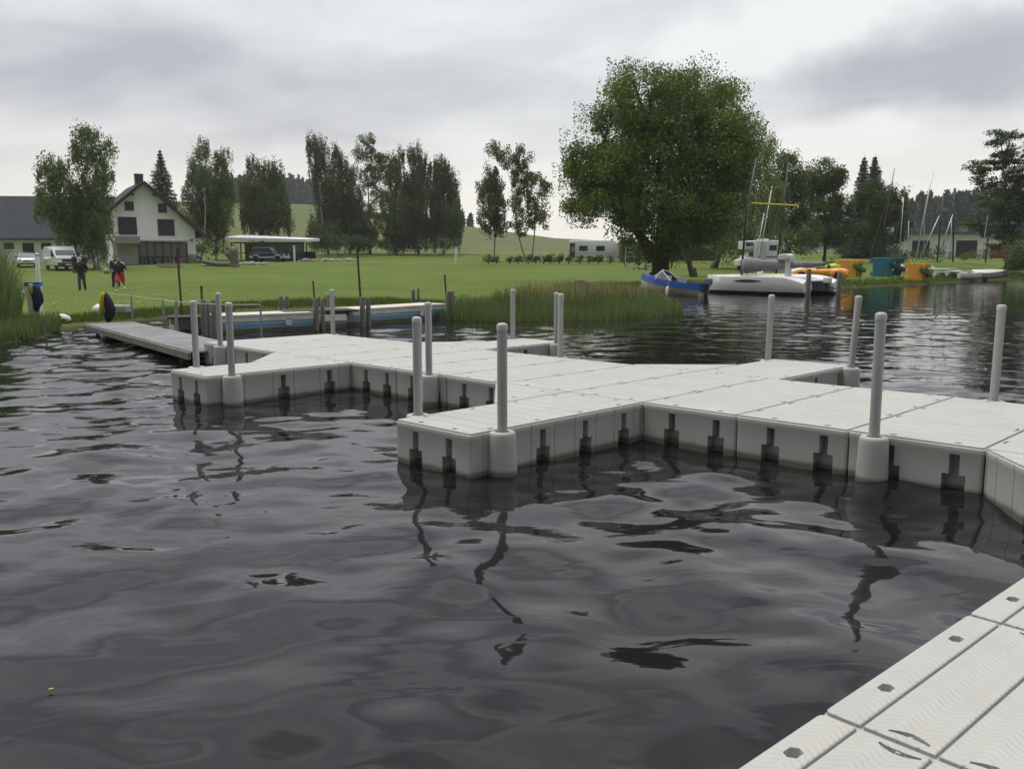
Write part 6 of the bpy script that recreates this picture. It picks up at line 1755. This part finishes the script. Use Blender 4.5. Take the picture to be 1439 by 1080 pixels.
# main reed bed right of the pontoons
bed = [(-2.3,27.2),(-.9,26.3),(1.0,26.2),(2.6,26.6),(4.2,27.6),(5.3,29.2),(6.0,31),(6.2,33.5),(5.6,36),(3.8,34.5),(2.0,33),(0,31.5),(-1.8,30.5),(-2.6,29)]
p = patch(bed, 15000, rng, .55)
dfr = np.clip((p[:,1]-26)/5, 0, 1)
h = (.26+.48*rng.rand(len(p))**1.3)*(.75+.5*dfr)*(.95+.30*np.sin(p[:,0]*1.9+.7)*np.sin(p[:,0]*.77+p[:,1]*.9))*(1-.35*np.clip((p[:,0]-3.5)/3,0,1)) - np.minimum(p[:,2],0)
blades('reed_bed', 'tall green reed bed at the water edge right of the blue pontoons', p, h, .035, LF_reed, 31, .35, catg='reeds')
dry = [(.2,28.9),(1.6,29),(3,30.4),(4.8,32),(5.2,34),(4.6,35.5),(3,34.5),(1.0,32.6),(.2,31)]
p = patch(dry, 1900, rng, .6); h = .72+.42*rng.rand(len(p))-.012*(p[:,1]-30)*5
blades('dry_reeds', 'pale dry stalks standing in the upper reed bed', p, np.clip(h,.35,2), .036, LF_reeddry, 32, .3, catg='reeds')
p = patch([(5.0,32),(6.2,35),(7.3,41),(7.9,47),(6.6,46),(5.4,41),(4.2,35)], 3000, rng, .3)
blades('dry_bank_grass', 'short dry tan grass on the bank between the reeds and the motorboat', p, .12+.22*rng.rand(len(p)), .035, LF_reeddry, 38, .5)
# left reed bank
lbank = [(-16,16.6),(-12.7,16.9),(-11.2,18.3),(-10.95,20),(-11.5,22.4),(-12.2,24.0),(-12.6,23.2),(-13.0,20.2),(-16,19)]
p = patch(lbank, 12000, rng, .3); h = .18+.28*rng.rand(len(p)) - np.minimum(p[:,2],0)
blades('reed_bank', 'dense green reeds and sedge on the left bank', p, h, .03, LF_reed, 33, .4, catg='reeds')
lb2 = [(-15,20.5),(-11.9,21),(-13.3,24),(-15.2,27.5),(-22,29),(-22,22)]
p = patch(lb2, 12000, rng, .2); uu = -p[:,0]/p[:,1]; h = (.35+.5*rng.rand(len(p)))+1.9*np.clip((uu-.548)/.035,0,1)*(.6+.4*rng.rand(len(p)))
blades('tall_grass', 'tall green grass at the left edge of the view', p, h, .035, LF_reed, 34, .4)
# rough grass along the bank behind the pontoons and to the right
edgep = [(-12.4,23.5),(-11.4,26.4),(-10.4,29),(-9.6,31.5),(-7.5,33.5),(-4.8,34),(-2.4,31.5),(-2.2,34),(-5,36.5),(-8,36),(-10.6,33),(-12.2,29),(-13.2,25)]
p = patch(edgep, 16000, rng, .4); h = .07+.17*rng.rand(len(p))
blades('bank_grass', 'rough tufted grass along the bank behind the pontoons', p, h, .022, LF_grass, 35, .5)
pts = []
for (x0,y0),(x1,y1) in zip(SHORE[18:30], SHORE[19:31]):
    n = int(math.hypot(x1-x0,y1-y0)*130)
    t = rng.rand(n); nx, ny = -(y1-y0), (x1-x0); l = math.hypot(nx,ny); o = (rng.rand(n)**1.5)*2.2+.15
    pts.append(np.column_stack([x0+(x1-x0)*t+nx/l*o, y0+(y1-y0)*t+ny/l*o]))
pts = np.vstack(pts); p = np.column_stack([pts, ground_z(pts[:,0], pts[:,1])]); h = .10+.28*rng.rand(len(p))
blades('shore_grass', 'rough grass fringe along the right shore', p, h, .035, LF_grass, 36, .5)
lawnp = [(-24,28),(-12.8,25),(-11,31),(-8,35),(-4.8,36),(-2,34),(2,34.5),(6,41),(7.5,50),(14,60),(24,62),(31,70),(34,90),(-45,90),(-45,70)]
p = patch(lawnp, 60000, rng, .3); p = p[rng.rand(len(p)) < np.clip((62-p[:,1])/34, 0, 1)]; h = .025+.04*rng.rand(len(p))
blades('lawn_tufts', 'short tufts of grass across the lawn', p, h, .018, LF_grass, 37, .9, 1)
# ------------------------------------------------------------------ people: each body is one continuous skinned surface
M_skin = mat('skin', (.42,.26,.19), .6, .06, 10)
M_hairw = mat('grey_white_hair', (.50,.49,.47), .8, .1, 20)
M_haird = mat('dark_brown_hair', (.035,.025,.018), .8, .2, 20)
M_jdark = mat('dark_brown_jacket', (.028,.022,.021), .85, .2, 5, bump=.4, bscale=18)
M_jnavy = mat('navy_track_jacket', (.012,.014,.030), .7, .2, 5, bump=.3, bscale=18)
M_trous = mat('grey_blue_trousers', (.055,.062,.072), .85, .15, 5, bump=.4, bscale=18)
M_redsh = mat('red_shorts', (.52,.035,.04), .8, .1, 5, bump=.3, bscale=18)
M_whitec = mat('white_cloth', (.62,.62,.62), .8, .08, 5)
M_shoe = mat('black_shoe', (.02,.02,.02), .6, .2, 8)
def capsules(chains, voxel, name, m, parent, smooth_it=6):
    """tapered limbs merged into one continuous surface"""
    f = MB()
    for pts, rad in chains:
        pts = [Vector(p) for p in pts]
        n = 10
        # rounded ends
        f.tube(pts, rad, n)
        for p, r in zip(pts, rad): f.ell(p, (r, r, r), n, 6)
    o = f.build(name, m, parent)
    md = o.modifiers.new('remesh', 'REMESH'); md.mode = 'VOXEL'; md.voxel_size = voxel; md.use_smooth_shade = True
    sm = o.modifiers.new('smooth', 'SMOOTH'); sm.iterations = smooth_it; sm.factor = .5
    return o
def hand(w, d, side, curl=.25):
    """palm with five separate fingers; w wrist, d forearm direction"""
    d = Vector(d).normalized(); w = Vector(w); out = Vector((side, 0, 0)); f = Vector((0,-1,0)); f = (f - d*f.dot(d)).normalized(); sd = d.cross(f)
    ch = [([w, w+d*.05, w+d*.085], [.026,.034,.030])]
    for k, l in ((-1.5,.062),(-.5,.075),(.5,.07),(1.5,.055)):
        b = w + d*.085 + f*k*.017; inn = -out
        ch.append(([b, b+d*l*.55, b+d*l*.9+inn*l*curl], [.0095,.009,.0078]))
    tb = w + d*.035 + f*.030
    ch.append(([tb, tb+f*.025+d*.025, tb+f*.032+d*.055-out*.01], [.012,.010,.0085]))
    return ch
def person(label, px, Y, face, pose, jacket, trousers, shoes, hair, scale=1.0, shorts=False, stripe=None, loc=None):
    g = G(px, Y) if loc is None else loc
    t = thing('person', label, 'person', g, face); t.scale = (scale,)*3
    P = pose   # joints, facing -y; s = +1 is the person's left side (+x)
    hip, kn, an, to = P['hip'], P['knee'], P['ankle'], P['toe']
    sh, el, wr = P['shoulder'], P['elbow'], P['wrist']
    pel, chest, neck, head = Vector(P['pelvis']), Vector(P['chest']), Vector(P['neck']), Vector(P['head'])
    body = [([pel, (pel+chest)/2, chest, neck], [.125,.13,.14,.06]), ([neck-Vector((0,0,.05)), neck+Vector((0,0,.06))],[.055,.052])]
    hc = head
    body += [([hc+Vector((0,.012,.035)), hc+Vector((0,.0,-.01))],[.092,.086]), ([hc+Vector((0,-.028,-.035)), hc+Vector((0,-.038,-.075))],[.066,.046]),
             ([hc+Vector((0,-.085,.005)), hc+Vector((0,-.108,-.022))],[.012,.014]),                       # nose
             ([hc+Vector((-.022,-.088,-.062)), hc+Vector((.022,-.088,-.062))],[.010,.010]),             # mouth
             ([hc+Vector((-.055,-.068,.030)), hc+Vector((-.015,-.082,.030))],[.012,.011]), ([hc+Vector((.015,-.082,.030)), hc+Vector((.055,-.068,.030))],[.011,.012])]   # brows
    for i, s in enumerate((-1, 1)):
        body.append(([hc+Vector((s*.09,.01,.015)), hc+Vector((s*.095,.015,-.02))],[.014,.011]))           # ears
        body += [([pel+Vector((s*.06,0,-.03)), hip[i], kn[i], an[i]], [.11,.092,.060,.040]), ([Vector(kn[i]), (Vector(kn[i])*.65+Vector(an[i])*.35)+Vector((0,.015,0)), an[i]],[.056,.056,.038])]
        body += [([an[i], Vector(an[i])+Vector((0,.03,-.05)), to[i]], [.04,.036,.028])]
        body += [([chest+Vector((s*.08,0,.06)), sh[i], el[i], wr[i]], [.085,.062,.042,.028])]
        d = Vector(wr[i])-Vector(el[i]); body += hand(wr[i], d, s)
    capsules(body, .0075, 'body', M_skin, t, 2)
    # clothes follow the same joints
    jk = [([pel+Vector((0,0,.0)), (pel+chest)/2, chest, neck-Vector((0,0,.035))], [.165,.165,.175,.085])]
    jk += [([pel+Vector((-.07,0,.0)), chest+Vector((-.07,0,.0))],[.13,.14]), ([pel+Vector((.07,0,.0)), chest+Vector((.07,0,.0))],[.13,.14])]
    for i, s in enumerate((-1, 1)):
        jk.append(([chest+Vector((s*.08,0,.07)), sh[i], el[i], Vector(wr[i])*.96+Vector(el[i])*.04], [.10,.082,.062,.048]))
    capsules(jk, .014, 'jacket', jacket, t)
    if stripe:
        for i, s in enumerate((-1, 1)):
            a = Vector(sh[i]); capsules([([a+Vector((-s*.06,-.02,.055)), a+Vector((s*.018,-.012,.02)), a*.72+Vector(el[i])*.28+Vector((s*.02,-.02,0))],[.05,.058,.05])], .014, 'sleeve_stripe', stripe, t)
    tr = []
    for i, s in enumerate((-1, 1)):
        hp_, k_, a_ = Vector(hip[i]), Vector(kn[i]), Vector(an[i])
        if shorts: tr.append(([pel+Vector((s*.06,0,-.02)), hp_, k_*.9+hp_*.1], [.15,.128,.115]))
        else: tr.append(([pel+Vector((s*.06,0,-.02)), hp_, k_, a_*.96+k_*.04], [.15,.118,.085,.072]))
    capsules(tr, .014, 'shorts' if shorts else 'trousers', trousers, t)
    for i in (0,1):
        a_, o_ = Vector(an[i]), Vector(to[i])
        capsules([([a_+Vector((0,.03,-.055)), a_+Vector((0,.0,-.055)), o_+Vector((0,-.02,.005))],[.045,.048,.036])], .010, 'shoe', shoes, t)
    hr = [([hc+Vector((0,.03,.055)), hc+Vector((0,.045,.0)), hc+Vector((0,.05,-.045))],[.088,.085,.06]), ([hc+Vector((-.035,.0,.07)), hc+Vector((.035,.0,.07))],[.062,.062])]
    capsules(hr, .010, 'hair', hair, t, 4)
    ey = MB()
    for s in (-1,1): ey.ell(hc+Vector((s*.033,-.080,.008)), (.012,.008,.008), 8, 5)
    eo = ey.build('eyes', M_plastic, t)
    return t
def walking(step=.22, arm=.18, stoop=.05, hands_back=False, lift=0.0):
    f, b = -step, step
    return dict(pelvis=(0,0,.95), chest=(0,-stoop*.6,1.30), neck=(0,-stoop,1.49), head=(0,-stoop-.03,1.63),
      hip=[(-.09,0,.86),(.09,0,.86)], knee=[(-.10,f*.6-.05,.48),(.10,b*.45-.02,.49)], ankle=[(-.10,f,.09),(.10,b+.05,.12+lift)], toe=[(-.11,f-.16,.03),(.12,b-.10,.03+lift*.6)],
      shoulder=[(-.19,-stoop*.8,1.41),(.19,-stoop*.8,1.41)], elbow=[(-.27,.08+arm*.3,1.14),(.27,-.02-arm*.3,1.14)], wrist=[(-.26,arm-.10,.90),(.26,-arm-.05,.92)])
st_ = walking(.03,.04,.04)
old = walking(.10,.02,.10); old['elbow'] = [(-.30,.06,1.15),(.30,.06,1.15)]; old['wrist'] = [(-.24,-.10,.95),(.24,-.10,.95)]
person('older white haired man in a dark brown jacket and grey trousers walking on the lawn', 116, 48, R(8), old, M_jdark, M_trous, M_shoe, M_hairw, 1.0)
run = walking(.26,.22,.06, lift=.14); run['elbow'] = [(-.30,.10,1.17),(.30,.02,1.17)]; run['wrist'] = [(-.30,-.12,1.05),(.33,-.18,1.08)]
person('person in red shorts and a navy track jacket with white shoulders walking to the lake', 170, 46.5, R(5), run, M_jnavy, M_redsh, M_whitec, M_haird, 1.0, True, M_whitec)
bh = walking(.12,.05,.05); bh['wrist'] = [(-.30,-.18,1.0),(.26,-.1,.92)]
p3 = person('person in dark clothes walking right behind the one in red shorts, carrying a grey bundle', 163.5, 52, R(6), bh, M_jdark, mat('black_trousers',(.02,.02,.022),.85,.15,5), M_shoe, M_haird, 1.04)
g3 = G(163.5, 52)
bn = thing('cloth_bundle', 'pale grey bundle held by the dark clothed person behind the red shorts', 'bundle', g3+Vector((-.36,-.30,.92)))
f = MB(); f.loft([[(x+.02*math.sin(a*3), .13*r*math.cos(a), .16*r*math.sin(a)-.05*x) for a in [2*math.pi*k/12 for k in range(12)]] for x, r in ((-.22,.3),(-.15,.9),(0,1.05),(.13,.8),(.2,.25))]); f.build('cloth', M_greyw, bn, smooth=True)
person('person in black standing between the white van and the older man', 105.5, 80, R(170), st_, M_blk, M_trous, M_shoe, M_haird, 1.0)
person('person in a dark blue jacket standing under the tall birch beside the one in black', 118.5, 81, R(200), st_, mat('dark_blue_jacket',(.02,.025,.06),.8,.2,5), mat('grey_trousers',(.09,.09,.095),.85,.15,5), M_shoe, M_haird, 1.0)

# ------------------------------------------------------------------ damp air
hzm = bpy.data.materials.new('damp_air'); hzm.use_nodes = True; hn = hzm.node_tree; hn.nodes.clear()
ho = N(hn, 'ShaderNodeOutputMaterial'); hv = N(hn, 'ShaderNodeVolumePrincipled'); hv.inputs['Density'].default_value = .00026; hv.inputs['Color'].default_value = (.93,.96,1,1)
L(hn, hv.outputs[0], ho.inputs['Volume'])
hzb = MB(); hzb.box(0, 300, 60, 1860, 1760, 124.8); hz = hzb.build('haze', hzm); tag(hz, kind='stuff')
